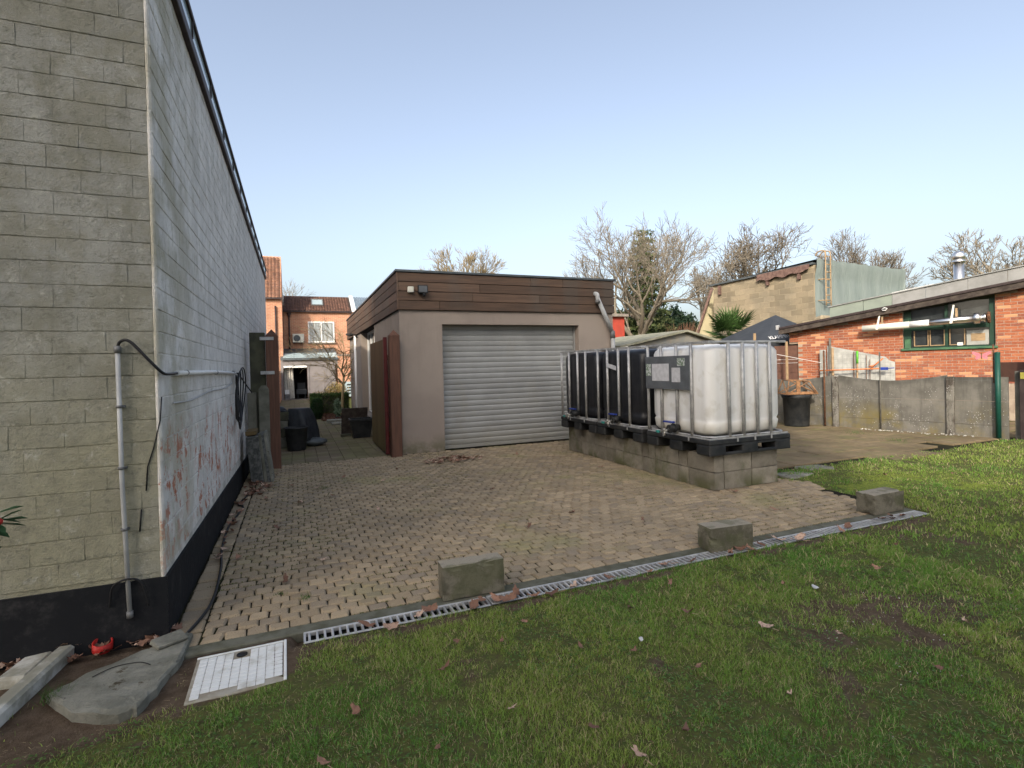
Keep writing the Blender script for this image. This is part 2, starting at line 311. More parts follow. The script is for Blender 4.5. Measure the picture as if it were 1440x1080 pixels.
    Mt['limegreen'] = simple('bright_green_plastic', (.12, .45, .04), None, 8, .5, bump=0)
    Mt['sheet'] = simple('grey_fibre_cement_sheet', (.34, .34, .31), (.24, .24, .22), 4, .9, bump=.4)
    Mt['palewood'] = simple('pale_bare_wood', (.36, .25, .14), (.27, .19, .11), 8, .8)
    Mt['greywood'] = simple('grey_weathered_wood', (.15, .14, .12), (.09, .085, .07), 9, .85, bump=.5)
    t = NT('brown_stained_post_wood'); st = t.scale(t.pos, (12, 12, 1)); c = t.mix(t.ramp(t.noise(3, 5, vec=st), .3, .7), (.135, .066, .042), (.09, .045, .03)); c = t.vary(c, .1); t.bump(t.noise(9, 4, vec=st), .4, .003); Mt['postwood'] = t.done(c, .7)
    t = NT('gate_plank_wood'); st = t.scale(t.pos, (12, 12, 1)); p = t.xyz(); c = t.mix(t.ramp(t.noise(3, 5, vec=st), .3, .7), (.145, .082, .035), (.095, .06, .03)); c = t.mix(t.math('MULTIPLY', t.ramp(p[2], 1.2, .2), .5), c, (.13, .12, .04)); c = t.vary(c, .15); t.bump(t.noise(9, 4, vec=st), .4, .003); Mt['gatewood'] = t.done(c, .7)
    Mt['redwood'] = simple('dark_red_edge_paint', (.09, .012, .012), None, 8, .5)
    Mt['brownsheet'] = simple('brown_shed_panel', (.13, .065, .045), (.10, .05, .036), 8, .8)
    Mt['mossboard'] = simple('mossy_dark_board', (.045, .045, .032), (.08, .08, .05), 6, .9, bump=.5)
    Mt['concpost'] = simple('grey_concrete_post', (.16, .155, .125), (.10, .10, .075), 5, .92, bump=.5)
    t = NT('grey_blue_stone'); c = t.mix(t.ramp(t.noise(5, 7, .7), .36, .62), (.27, .265, .22), (.17, .168, .135)); c = t.mix(t.ramp(t.noise(9, 6, .75), .58, .66), c, (.085, .07, .045)); t.bump(t.noise(9, 9, .75, dist=.8), 1, .035); Mt['slate'] = t.done(c, .88, spec=.2)
    Mt['slabside'] = simple('dark_slab_stone', (.06, .065, .06), (.15, .15, .14), 25, .85, bump=.6)
    Mt['kerbwhite'] = simple('white_washed_concrete', (.50, .49, .44), (.24, .23, .18), 7, .85, bump=.6, bd=.006, bsc=40)
    Mt['kerb'] = simple('grey_edging_concrete', (.12, .118, .09), (.07, .07, .045), 8, .92, bump=.6)
    Mt['manhole'] = simple('white_plastic_cover', (.62, .63, .61), (.42, .41, .36), 9, .55, bump=.2, a=.5, b=.75)
    Mt['manholegroove'] = simple('dirty_cover_groove', (.22, .19, .14), (.32, .30, .25), 12, .8, bump=.2)
    Mt['redplastic'] = simple('red_plastic', (.40, .02, .015), None, 8, .5, bump=0)
    Mt['cable'] = simple('black_cable_rubber', (.012, .012, .013), None, 8, .5, bump=0)
    Mt['tarpblack'] = simple('black_covering_sheet', (.022, .026, .032), (.04, .045, .052), 4, .5, bump=.4, bd=.01, bsc=14)
    Mt['claytile'] = simple('brown_clay_tile', (.20, .10, .06), (.13, .07, .05), 5, .8, bump=.3, var=.25)
    Mt['claytile_dark'] = simple('dark_brown_clay_tile', (.15, .078, .052), (.11, .06, .045), 5, .8, bump=.3, var=.25)
    Mt['slateblue'] = simple('blue_grey_roof_slate', (.06, .085, .12), (.09, .11, .14), 5, .6, bump=.3, var=.2)
    t = NT('far_red_brick_courses'); bt = t.n.new('ShaderNodeTexBrick')
    mp = t.n.new('ShaderNodeCombineXYZ'); p = t.xyz(); t.l.new(p[0], mp.inputs[0]); t.l.new(p[2], mp.inputs[1]); t.l.new(mp.outputs[0], bt.inputs['Vector'])
    bt.inputs['Scale'].default_value = 1; bt.inputs['Brick Width'].default_value = .22; bt.inputs['Row Height'].default_value = .075; bt.inputs['Mortar Size'].default_value = .007
    bt.inputs['Color1'].default_value = (.50, .24, .14, 1); bt.inputs['Color2'].default_value = (.38, .165, .10, 1); bt.inputs['Mortar'].default_value = (.48, .38, .28, 1)
    c = t.mix(t.math('MULTIPLY', t.ramp(t.noise(1.2, 5), .45, .7), .4), bt.outputs[0], (.18, .10, .07)); Mt['farbrick'] = t.done(c, .92, spec=.1)
    Mt['redpaint'] = simple('red_painted_render', (.35, .05, .03), (.28, .045, .03), 3, .85)
    Mt['cream'] = simple('cream_render', (.5, .44, .28), (.45, .40, .26), 3, .9)
    Mt['zinc'] = simple('dark_zinc_edge', (.10, .115, .12), (.07, .08, .085), 5, .5, .3, bump=.1)
    Mt['darktrim'] = simple('dark_brown_trim', (.028, .018, .018), (.045, .032, .03), 6, .6, bump=.2)
    Mt['shedroof'] = simple('pale_mossy_corrugated_sheet', (.30, .29, .22), (.20, .20, .14), 4, .85)
    Mt['shedwall'] = simple('grey_board_wall', (.22, .225, .21), (.28, .25, .20), 5, .85)
    Mt['tent'] = simple('black_tent_fabric', (.03, .034, .04), (.04, .045, .052), 3, .7, bump=.2, bsc=6, bd=.02)
    Mt['text'] = simple('white_print', (.8, .8, .8), None, 4, .6, bump=0)
    Mt['dark'] = simple('dark_interior', (.012, .010, .012), (.02, .016, .016), 3, .9, bump=0)
    Mt['greyscreen'] = simple('grey_sliding_screen', (.20, .18, .175), (.17, .155, .15), 3, .8, bump=0)
    Mt['curtain'] = simple('pale_curtain', (.45, .43, .38), (.36, .34, .3), 9, .85, bump=.2, bsc=20)
    Mt['sidinglight'] = simple('pale_sill_stone', (.24, .21, .18), (.17, .15, .13), 5, .85)
    t = NT('pvc_downpipe_white'); Mt['pipewhite'] = t.done((.75, .74, .72), .4)
    t = NT('walkway_slab'); c = t.mix(t.ramp(t.noise(1.5, 5), .35, .65), (.155, .145, .075), (.18, .145, .10)); c = t.vary(c, .15); t.bump(t.noise(90, 4), .6, .003); Mt['walk'] = t.done(c, .93, spec=.15)
    t = NT('terrace_slab'); c = t.mix(t.ramp(t.noise(1.3, 6, .65), .35, .65), (.20, .152, .09), (.13, .10, .058)); c = t.vary(c, .10); c = t.mix(t.ramp(t.noise(2.2, 6, .75), .48, .7), c, (.135, .13, .055)); c = t.mix(t.math('MULTIPLY', t.ramp(t.noise(6, 6, .75), .5, .68), .6), c, (.085, .066, .042)); t.bump(t.noise(60, 5), .7, .005); Mt['terrace'] = t.done(c, .9, spec=.2)
    def barkm(name, a, b): 
        t = NT(name); st = t.scale(t.pos, (6, 6, 1.2)); c = t.mix(t.ramp(t.noise(3, 5, vec=st), .35, .65), a, b); t.bump(t.noise(6, 5, vec=st), .8, .02); return t.done(c, .95, spec=.1)
    Mt['bark'] = barkm('grey_brown_bark', (.25, .22, .17), (.18, .155, .12)); Mt['bark_dark'] = barkm('dark_bark', (.13, .11, .085), (.19, .165, .13)); Mt['bark_pale'] = barkm('pale_yellow_bark', (.30, .24, .13), (.2, .155, .09))
    # vertex tinted foliage
    t = NT('leaf_tint'); a = t.n.new('ShaderNodeVertexColor'); a.layer_name = 'tint'; Mt['leaf'] = t.done(t.mix(0.0, a.outputs[0], (0, 0, 0)), .6, spec=.25, Transmission_Weight=0.0)
    t.l.new(a.outputs[0], t.b.inputs['Base Color'])
    tr = t.n.new('ShaderNodeBsdfTranslucent'); t.l.new(a.outputs[0], tr.inputs[0]); mx = t.n.new('ShaderNodeMixShader'); mx.inputs[0].default_value = .3
    t.l.new(t.b.outputs[0], mx.inputs[1]); t.l.new(tr.outputs[0], mx.inputs[2]); t.l.new(mx.outputs[0], t.n['Material Output'].inputs[0])
    # ground
    t = NT('lawn_soil'); a = t.n.new('ShaderNodeVertexColor'); a.layer_name = 'tint'; sp = t.n.new('ShaderNodeSeparateColor'); t.l.new(a.outputs[0], sp.inputs[0])
    soil = t.mix(t.ramp(t.noise(14, 6, .7), .35, .65), (.075, .052, .034), (.125, .092, .064)); soil = t.mix(t.ramp(t.noise(60, 4, .7), .62, .72), soil, (.16, .13, .10))
    gr = t.mix(t.ramp(t.noise(22, 5, .7), .35, .65), (.07, .092, .026), (.115, .122, .036)); gr = t.mix(t.math('MULTIPLY', t.ramp(t.noise(40, 5, .75), .45, .65), .75), gr, (.075, .058, .036))
    c = t.mix(t.ramp(t.math('ADD', sp.outputs[0], t.math('MULTIPLY', t.math('SUBTRACT', t.noise(9, 5, .7), .5), .8)), .4, .62), gr, soil)
    moss = t.mix(t.ramp(t.noise(35, 4, .7), .35, .65), (.22, .26, .045), (.10, .135, .03)); c = t.mix(t.ramp(t.math('ADD', sp.outputs[1], t.math('MULTIPLY', t.math('SUBTRACT', t.noise(11, 6, .75), .5), 1.6)), .35, .75), c, moss)
    t.bump(t.math('ADD', t.noise(25, 5, .7), t.noise(110, 4, .7)), .9, .015); Mt['ground'] = t.done(c, .97, spec=.1)
    t = NT('dead_leaf'); r = t.rand(); c = t.mix(r, (.30, .17, .115), (.12, .065, .045)); c = t.mix(t.ramp(t.math('FRACT', t.math('MULTIPLY', r, 5.7)), .6, .8), c, (.48, .34, .25)); c = t.mix(t.math('MULTIPLY', t.ramp(t.noise(70, 3), .48, .68), .7), c, (.12, .065, .045)); Mt['deadleaf'] = t.done(c, .8, spec=.15)
mk()

# ------------------------------------------------------------------ ground
PAVX0, PAVX1, PAVY0 = -.68, 5.22, 3.26
def paving_mask(x, y): return ((x > -.72) & (x < 5.42) & (y > np.where(x > -.03, 3.03, 3.15))) | ((x > 5.3) & (y > 5.02) & (x < 14)) | ((y > 9))
def soil_amount(x, y):
    n = fbm(x, y, 1.3, 3); n2 = fbm(x, y, 7, 4); s = np.clip((n + (n2 - .5) * .5 - .56) * 3, 0, 1) * .7
    left = np.clip((y - (2.52 + .25 * (x + .5))) / .25, 0, 1) * np.clip((.25 - x) / .3, 0, 1)
    s = np.maximum(s, left * 1.0)
    d = np.sqrt(((x - 3.05) / .75) ** 2 + ((y - 1.95) / .42) ** 2); s = np.maximum(s, np.clip(1.5 - d, 0, 1) * np.clip((n2 + .3 * n - .42) * 4, 0, 1) * .8)
    strip = np.clip(1 - np.abs(y - 2.93) / .09, 0, 1) * (x < 5.2) * (x > 0) * np.clip((fbm(x, y, 4, 8) - .42) * 8, 0, 1)
    return np.maximum(s, strip)
def moss_amount(x, y):
    d = np.sqrt(((x - 6.0) / 1.5) ** 2 + ((y - 3.95 + .18 * (x - 6)) / .55) ** 2)
    m = np.clip(1.5 - d, 0, 1) * np.clip((fbm(x, y, 3.5, 5) - .30) * 3.2, 0, 1)
    n = fbm(x, y, 1.9, 31); return np.maximum(m, np.clip((n - .62) * 3, 0, 1) * .45)
def gz(x, y):
    x = np.asarray(x, float); y = np.asarray(y, float)
    z = -.012 + (fbm(x, y, 1.2, 11) - .5) * .05 + (fbm(x, y, 9, 12) - .5) * .018
    edge = np.clip((np.abs(2.98 - y)) / .5, 0, 1); z = np.where((x > -.2) & (x < 5.5), z * (.2 + .8 * edge) + .001 * (1 - edge), z)
    far = np.clip((np.hypot(x, y) - 20) / 20, 0, 1); z = z * (1 - far) - .06 * far
    return np.where(paving_mask(x, y), -.06, z)
def axis(lo, hi, fine):
    a = list(np.arange(lo, hi, fine)); st = fine
    l = []; v = lo
    while v > -500: st *= 1.25; v -= st; l.append(v)
    st = fine; r = []; v = a[-1]
    while v < 500: st *= 1.25; v += st; r.append(v)
    return np.array(l[::-1] + a + r)
gxs = axis(-2.2, 12.5, .035); gys = axis(.2, 5.6, .035)
GX, GY = np.meshgrid(gxs, gys); nx = len(gxs); ny = len(gys)
V = np.stack([GX.ravel(), GY.ravel(), gz(GX, GY).ravel()], 1)
I = np.arange(nx * ny).reshape(ny, nx); Q = np.stack([I[:-1, :-1], I[:-1, 1:], I[1:, 1:], I[1:, :-1]], -1).reshape(-1, 4)
colr = np.stack([soil_amount(V[:, 0], V[:, 1]), moss_amount(V[:, 0], V[:, 1]), V[:, 0] * 0], 1)
np_mesh('ground', V, Q, Mt['ground'], 4, colr, smooth=True, kind='structure')

# yard paving: near pavers as parts, the rest one mass
def paver_geo(mb, cx, cy, w, d, z=0, sk=0):
    b = .012; j = lambda a=.003: random.uniform(-a, a); hx, hy = w / 2 - .0037, d / 2 - .0036
    c1 = random.uniform(.008, .02); c2 = random.uniform(.006, .013)
    out = [(-hx + c1, -hy), (hx - c1, -hy), (hx, -hy + c2), (hx, hy - c2), (hx - c1, hy), (-hx + c1, hy), (-hx, hy - c2), (-hx, -hy + c2)]
    out = [(x + sk * y / d + j(), y + j(.002)) for x, y in out]; tl = (j(.003), j(.003), j(.0045))
    vs = [(cx + x, cy + y, -.03) for x, y in out] + [(cx + x, cy + y, z - .0075) for x, y in out] + [(cx + x * (1 - b / hx * .8), cy + y * (1 - b / hy * .8), z + tl[2] + tl[0] * x / hx + tl[1] * y / hy) for x, y in out]
    fs = [(i, (i + 1) % 8, 8 + (i + 1) % 8, 8 + i) for i in range(8)] + [(8 + i, 8 + (i + 1) % 8, 16 + (i + 1) % 8, 16 + i) for i in range(8)] + [tuple(range(16, 24))]
    mb.add(vs, fs)
base = MB(); base.add([(-.7, 3.25, -.014), (5.45, 3.25, -.014), (5.45, 8.0, -.014), (6.0, 8.0, -.014), (6.0, 9.25, -.014), (-.7, 9.25, -.014)], [(0, 1, 2, 3, 4, 5)])
yard = base.build('yard_paving', Mt['joint'], kind='structure')
pl = []
pw, pd = .1115, .0935
row = 0; y = PAVY0 + pd / 2
while y < 8.93:
    off = (row % 2) * pw / 2 + random.uniform(-.006, .006)
    lim = 5.3 if y < 3.4 else 5.12 + .4 * min(1, max(0, (y - 3.4) / 1.0))
    lim += .05 * math.sin(y * 9) ; lim = 5.95 if y > 8.05 else lim
    x = -.52 + pw / 2 - off
    while x < lim:
        if x - pw / 2 > -.528: pl.append((x, y, pw, pd))
        elif x + pw / 2 > -.50: pl.append(((-.522 + x + pw / 2) / 2, y, x + pw / 2 + .522, pd))
        x += pw
    y += pd; row += 1
y = PAVY0 + .08
while y < 8.9: pl.append((-.60, y, .15, .155)); y += .16
pl.sort(key=lambda p: math.hypot(p[0] - .4, p[1] * 1.0))
mass = MB(); proto = []
for k in range(10):
    mb = MB(); paver_geo(mb, 0, 0, pw, pd, 0, random.uniform(-.012, .012)); proto.append(mb.mesh('paver', Mt['paver']))
for i, (x, y, w, d) in enumerate(pl):
    z = (float(fbm(x, y, 1.5, 40)) - .5) * .012
    if i < 300 and w == pw:
        o = bpy.data.objects.new('paver', random.choice(proto)); COL.objects.link(o); o.parent = yard
        o.location = (x, y, z); o.rotation_euler = (0, 0, math.pi * random.randint(0, 1) + random.uniform(-.02, .02))
    else: paver_geo(mass, x, y, w, d, z, random.uniform(-.02, .02) if 2 < x < 4.6 else random.uniform(-.008, .008))
mass.build('pavers_beyond', Mt['paver'], yard, kind='stuff')
MB().bbox(-.62, 3.155, -.06, 5.38, 3.252, -.002, .006).build('edging_kerb', Mt['kerb'], kind='structure')

# walkway behind the gate line
wk = MB().add([(-.7, 9.25, -.015), (1.66, 9.25, -.015), (1.66, 29.4, -.015), (-.7, 29.4, -.015)], [(0, 1, 2, 3)]).build('walkway_paving', Mt['joint'], kind='structure')
sl = MB().bbox(-.098, -.098, -.03, .098, .098, 0, .006).mesh('paver', Mt['walk']); far = MB(); cnt = 0
for j in range(101):
    for i in range(12):
        x = -.6 + i * .2 + (j % 2) * 0; y = 8.98 + (.1 if j == 0 else .1) + j * .2
        if x > 1.6 or (y < 9.25 and x > 1.5): continue
        if y > 16.2 and x > .62 and y < 19.6: continue
        if cnt < 290:
            o = bpy.data.objects.new('paver', sl); COL.objects.link(o); o.parent = wk; o.location = (x, y, random.uniform(-.004, .002)); cnt += 1
        else: far.bbox(x - .098, y - .098, -.03, x + .098, y + .098, random.uniform(-.004, .002), .006)
far.build('pavers_beyond', Mt['walk'], wk, kind='stuff')

# terrace at the right
te = MB().add([(5.35, 5.0, -.03), (14, 5.0, -.03), (14, 22, -.03), (5.9, 22, -.03), (5.9, 8, -.03), (5.35, 8, -.03)], [(0, 1, 2, 3, 4, 5)]).build('terrace_paving', Mt['joint'], kind='structure')
tsl = [MB().bbox(-.197, -.197, -.06, .197, .197, 0, .006, jit=.004).mesh('slab', Mt['terrace']) for _ in range(4)]; tf = MB()
for j in range(40):
    for i in range(22):
        x = 5.5 + i * .4 + (j % 2) * .2; y = 5.0 + j * .4
        if y < 5.05 + .12 * math.sin(x * 2.1) + (.25 if x > 9 else 0) or x < 5.35 or (x < 6.1 and y > 7.9): continue
        if y < 9.6 and x < 11:
            o = bpy.data.objects.new('slab', random.choice(tsl)); COL.objects.link(o); o.parent = te
            o.location = (x, y, random.uniform(-.01, .0)); o.rotation_euler = (random.uniform(-.012, .012), random.uniform(-.012, .012), random.uniform(-.01, .01))
        elif y < 15: tf.bbox(x - .197, y - .197, -.06, x + .197, y + .197, random.uniform(-.012, -.002), .006)
tf.build('slabs_beyond', Mt['terrace'], te, kind='stuff')
for k, (x, y, w, a) in enumerate([(5.75, 4.78, .26, .2), (6.35, 4.95, .2, -.1)]):
    MB().bbox(-w, -.13, -.03, w, .13, .012, .01, jit=.02).build('stone_slab', Mt['slate'], None, (x, y, .0), (0, .03, a), label=['flat grey slab lying at the foot of the block plinth beside the moss', 'small flat slab half sunk in grass beside the terrace'][k], cat='slab')

# drain channel
dr0 = None
def grate():
    r = empty('drain_grate', (0, 0, 0)); mb = MB(); L = 1.06; w = .125
    mb.bbox(0, 0, -.02, L, .016, .004, .003).bbox(0, w - .016, -.02, L, w, .004, .003).box(0, .017, -.02, .012, w - .017, .003).box(L - .012, .017, -.02, L, w - .017, .003)
    mb.build('frame', Mt['galv'], r); n = 26; b = MB().bbox(-.0065, .0165, -.018, .0065, w - .0165, .003, .002).mesh('bar', Mt['galv'])
    for i in range(n):
        o = bpy.data.objects.new('bar', b); COL.objects.link(o); o.parent = r; o.location = (.03 + i * (L - .06) / (n - 1), 0, 0)
    MB().box(0, -.004, -.15, L, w + .004, -.12).box(0, -.006, -.12, L, -.001, -.001).box(0, w + .001, -.12, L, w + .006, -.001).build('channel', Mt['plastic_black'], r)
    return r
places = ['nearest the white plastic cover', 'in front of the first loose block', 'between the first and second loose block', 'in front of the second loose block', 'furthest right, in front of the last loose block']
g0 = grate()
for i in range(5):
    o = g0 if i == 0 else dup(g0)
    o.location = (.0 + i * 1.068, 3.008, .003); o.rotation_euler = (random.uniform(-.008, .008), random.uniform(-.004, .004), random.uniform(-.006, .006))
    tag(o, 'galvanised slotted drain grate ' + places[i], 'drain grate', 'drain grates along the paving edge')

# ------------------------------------------------------------------ brick wall builder (bricks as parts of a building)
def brick_field(parent, org, th, L, z0, z1, bl, bh, mat, name='brick', n_ind=300, proud=.006, joint=.01, keep=None, clip=None, key=None, thick=.03, jit=.003, top=None, var=5, bev=.004, off=0.5, jx=None):
    jx = joint if jx is None else jx
    Mx = Matrix.Translation(org) @ Matrix.Rotation(th, 4, 'Z'); items = []; r = 0; z = z0
    while z < z1 - bh * .3:
        h = min(bh, z1 - z); x = -bl * off * (r % 2) - (random.uniform(0, .25) * bl if jx != joint else 0)
        while x < L:
            a = max(x, 0); b = min(x + bl, L)
            for xa, xb, zc in (clip or ()):
                if z + h * .5 > zc:
                    if a < xa < b <= xb + .3 and a < xa: b = xa
                    elif xa <= a < xb: a = xb if b > xb else b
            if b - a > .03:
                cx, cz = (a + b) / 2, z + h / 2
                if (keep is None or keep(cx, cz)) and (top is None or z + h < top(cx) + .01): items.append((cx, cz, b - a, h))
            x += bl
        z += bh; r += 1
    key = key or (lambda p: (p - Vector((0, 0, HCAM))).length)
    items.sort(key=lambda t: key(Mx @ Vector((t[0], 0, t[1]))))
    pro = []
    for k in range(var):
        mb = MB(); mb.bbox(-.5 * bl + jx / 2, -proud, -.5 * bh + joint / 2, .5 * bl - jx / 2, thick, .5 * bh - joint / 2, bev, jit=jit); pro.append(mb.mesh(name, mat))
    rest = MB()
    for i, (cx, cz, w, h) in enumerate(items):
        d = random.uniform(-.4, .4) * proud
        if i < n_ind:
            o = bpy.data.objects.new(name, random.choice(pro)); COL.objects.link(o); o.parent = parent
            o.location = Mx @ Vector((cx, d, cz)); o.rotation_euler = (0, 0, th + random.uniform(-.004, .004)); o.scale = ((w - jx) / (bl - jx), 1, (h - joint) / (bh - joint))
        else: rest.bbox(cx - w / 2 + jx / 2, -proud + d, cz - h / 2 + joint / 2, cx + w / 2 - jx / 2, thick, cz + h / 2 - joint / 2, bev, M=Mx, jit=jit)
    if rest.v: rest.build(name + 's_beyond', mat, parent, kind='stuff')

# ------------------------------------------------------------------ left building
LX, LY = -.7, 3.43
lb = empty('storage_building', (0, 0, 0), 0, 'long flat-roofed building of painted brick with black base on the left', 'building')
wm = MB(); wm.box(-9, LY + .0015, -.3, LX - .005, 15.4, 3.93)
wm.build('wall', [Mt['paint_green']], lb)
MB().box(LX - .012, LY + .012, -.2, LX - .0015, 15.39, 3.93).build('side_render', Mt['joint_white'], lb)
MB().bbox(LX - .02, LY - .006, .33, LX - .0, LY + .05, 3.93, .006).build('corner_edge', Mt['paint_white'], lb)
brick_field(lb, Vector((-2.72, LY, 0)), 0, 2.0, .36, 3.95, .228, .121, Mt['paint_green'], n_ind=150, proud=.002, joint=.005, jx=.0012, jit=.0035, keep=lambda x, z: True, key=lambda p: abs(p.x + .9) + abs(p.z - 1.5) * .3, bev=.0018)
brick_field(lb, Vector((LX, LY, 0)), R(90), 12.0, .36, 3.95, .228, .121, Mt['paint_white'], n_ind=150, proud=.0025, joint=.005, jx=.002, jit=.004, key=lambda p: p.y, bev=.003)
mb = MB(); mb.add([(-9, LY - .012, -.3), (LX + .012, LY - .012, -.3), (LX + .012, LY - .012, .335), (-9, LY - .012, .385), (-9, LY + .05, .385), (LX + .012, LY + .05, .335)], [(0, 1, 2, 3), (3, 2, 5, 4)])
mb.add([(LX + .0125, LY - .012, -.3), (LX + .0125, 15.4, -.3), (LX + .0125, 15.4, .20), (LX + .0125, 8.4, .24), (LX + .0125, LY - .012, .335), (LX - .02, LY - .01, .335), (LX - .02, 8.4, .24), (LX - .02, 15.4, .20)], [(0, 1, 2, 3, 4), (4, 3, 6, 5), (3, 2, 7, 6)])
mb.build('base_coating', Mt['bitumen'], lb)
# roof edge: dark lower board, pale glazed upstand with mullions, dark cap
re = MB().bbox(LX - .3, LY - .03, 3.92, LX + .04, 15.44, 4.01, .006).build('roof_edge', Mt['darktrim'], lb)
MB().box(LX - .012, LY, 4.012, LX + .034, 15.42, 4.14).build('edge_glazing', Mt['glasspale'], lb)
MB().bbox(LX - .03, LY - .03, 4.141, LX + .052, 15.44, 4.18, .005).build('edge_cap', Mt['darktrim'], lb)
ml = MB().box(0, -.008, 0, .010, .008, .128).mesh('mullion', Mt['darktrim'])
for i in range(13):
    o = bpy.data.objects.new('mullion', ml); COL.objects.link(o); o.parent = lb; o.location = (LX + .0345, LY + .25 + i * .95, 4.012)
MB().box(-8.9, LY + .1, 3.93, LX - .05, 15.3, 3.99).build('roof', Mt['bitumen'], lb)
cr = MB()
pts = [(-.69, 1.33), (-.70, 1.2), (-.735, 1.05), (-.765, .95), (-.775, .82), (-.80, .72), (-.81, .6), (-.84, .5), (-.87, .42)]
cr.tube([(x, LY - .006, z) for x, z in pts[:5]], .0035, 5).tube([(x, LY - .006, z) for x, z in pts[5:7]], .004, 5)
cr.build('crack_seam', Mt['cable'], lb)
# services on the wall
pr = empty('conduit_pipe', (-.88, LY, 0), 0, 'vertical grey plastic conduit standing in front of the shaded wall near the corner', 'pipe')
MB().tube([(0.0, -.025, 1.60), (.002, -.025, .9), (.02, -.03, .16)], .0115, 12).build('tube', Mt['greypvc'], pr)
MB().tube([(0, -.025, 1.575), (0, -.025, 1.612)], .017, 12).build('end_cap', Mt['galvflat'], pr); MB().tube([(.0195, -.03, .185), (.0205, -.03, .15)], .016, 12).build('end_cap', Mt['galvflat'], pr)
for z in (1.28, .95, .62): MB().tube([(.001 + (.9 - min(z, .9)) * .02, -.0255, z), (.001 + (.9 - min(z, .9)) * .02, -.0255, z + .014)], .0165, 10).box(-.004, -.02, z, .024, -.001, z + .013).build('clip', Mt['galvflat'], pr)
pr = empty('conduit_pipe', (LX, 3.72, 1.45), 0, 'horizontal white conduit fixed along the white wall with a black cable in its end', 'pipe')
MB().tube([(.03, 0.02, .01), (.03, 1.6, .015), (.03, 3.33, .0)], .016, 12).build('tube', Mt['whitepvc'], pr)
for y in (.3, 1.7, 3.1): MB().tube([(.03, y, .012), (.03, y + .02, .012)], .019, 10).box(-.001, y, .0, .03, y + .02, .02).build('clip', Mt['galvflat'], pr)
def catm(P, n=8):
    P = [Vector(p) for p in P]; P = [P[0]] + P + [P[-1]]; out = []
    for i in range(1, len(P) - 2):
        for k in range(n):
            t = k / n; a, b, c, d = P[i-1], P[i], P[i+1], P[i+2]
            out.append(.5 * ((2 * b) + (c - a) * t + (2 * a - 5 * b + 4 * c - d) * t * t + (3 * b - a - 3 * c + d) * t ** 3))
    return out + [P[-2]]
tag(MB().tube(catm([(-.88, LY - .025, 1.60), (-.865, LY - .03, 1.635), (-.82, LY - .045, 1.635), (-.74, LY - .05, 1.54), (-.68, LY - .03, 1.465), (-.665, LY + .06, 1.455), (-.67, 3.74, 1.46)]), .008, 8).build('cable', Mt['cable']), 'black cable arching from the grey conduit round the corner of the building', 'cable')
cc = MB()
for k in range(5):
    a = .035 + .018 * k; P = []
    for t in range(25):
        u = 2 * math.pi * t / 24; P.append((LX + .035 + .012 * k + .01 * math.sin(u * 2 + k), 7.12 + .08 * k * math.sin(u) * .9 + a * 2.2 * math.sin(u), 1.16 - (.26 + .02 * k) * math.cos(u + .12 * k) + .02 * math.sin(3 * u)))
    cc.tube(P, .008, 7)
cc.tube(catm([(LX + .03, 7.05, 1.45), (LX + .06, 7.1, 1.44), (LX + .09, 7.5, 1.33), (LX + .14, 7.95, 1.18)]), .008, 7)
tag(cc.build('cable_coil', Mt['cable']), 'coil of black cable hanging from the end of the white conduit', 'cable coil')
tag(MB().tube(catm([(LX + .012, 3.70, 1.28), (LX + .015, 4.3, 1.27), (LX + .012, 5.2, 1.3), (LX + .015, 6.2, 1.3), (LX + .012, 6.9, 1.34)]), .005, 6).build('wire', Mt['greypvc']), 'thin grey wire sagging along the white wall below the conduit', 'wire')
tag(MB().tube(catm([(-.95, LY - .02, .22), (-.93, LY - .035, .33), (-.86, LY - .05, .365), (-.80, LY - .04, .33), (-.775, LY - .03, .2)]), .0055, 8).build('hose', Mt['cable']), 'short black hose bent over beside the foot of the grey conduit', 'hose')
tag(MB().tube(catm([(-.62, 3.3, .012), (-.53, 3.75, .012), (-.55, 4.4, .012), (-.6, 4.9, .012), (-.62, 5.6, .012), (-.56, 6.3, .012), (-.62, 6.5, .012), (-.50, 7.2, .012)], 10), .009, 7).build('ground_cable', Mt['cable']), 'black cable lying on the paving along the foot of the white wall', 'cable')

# two unseen blocks added behind the camera to the left, sized to shade the yard
nb = empty('shade_block', (-12.86, -15.32, 0), R(-40), 'tall added block shading the yard, unseen behind the photographer to the left', 'building')
MB().box(-6.5, -9, 0, 2.2, 0, 20.9).build('wall', Mt['farbrick'], nb); MB().bbox(-6.6, -9.1, 20.9, 2.19, .1, 21.1, .02).build('roof', Mt['zinc'], nb)
nb = empty('shade_block', (-12.86, -15.32, 0), R(-40), 'lower added shade block joined to the tall one, outside the picture', 'building')
MB().box(2.21, -9, 0, 16, 0, 15.2).build('wall', Mt['farbrick'], nb); MB().bbox(2.21, -9.1, 15.2, 16.1, .1, 15.4, .02).build('roof', Mt['zinc'], nb)

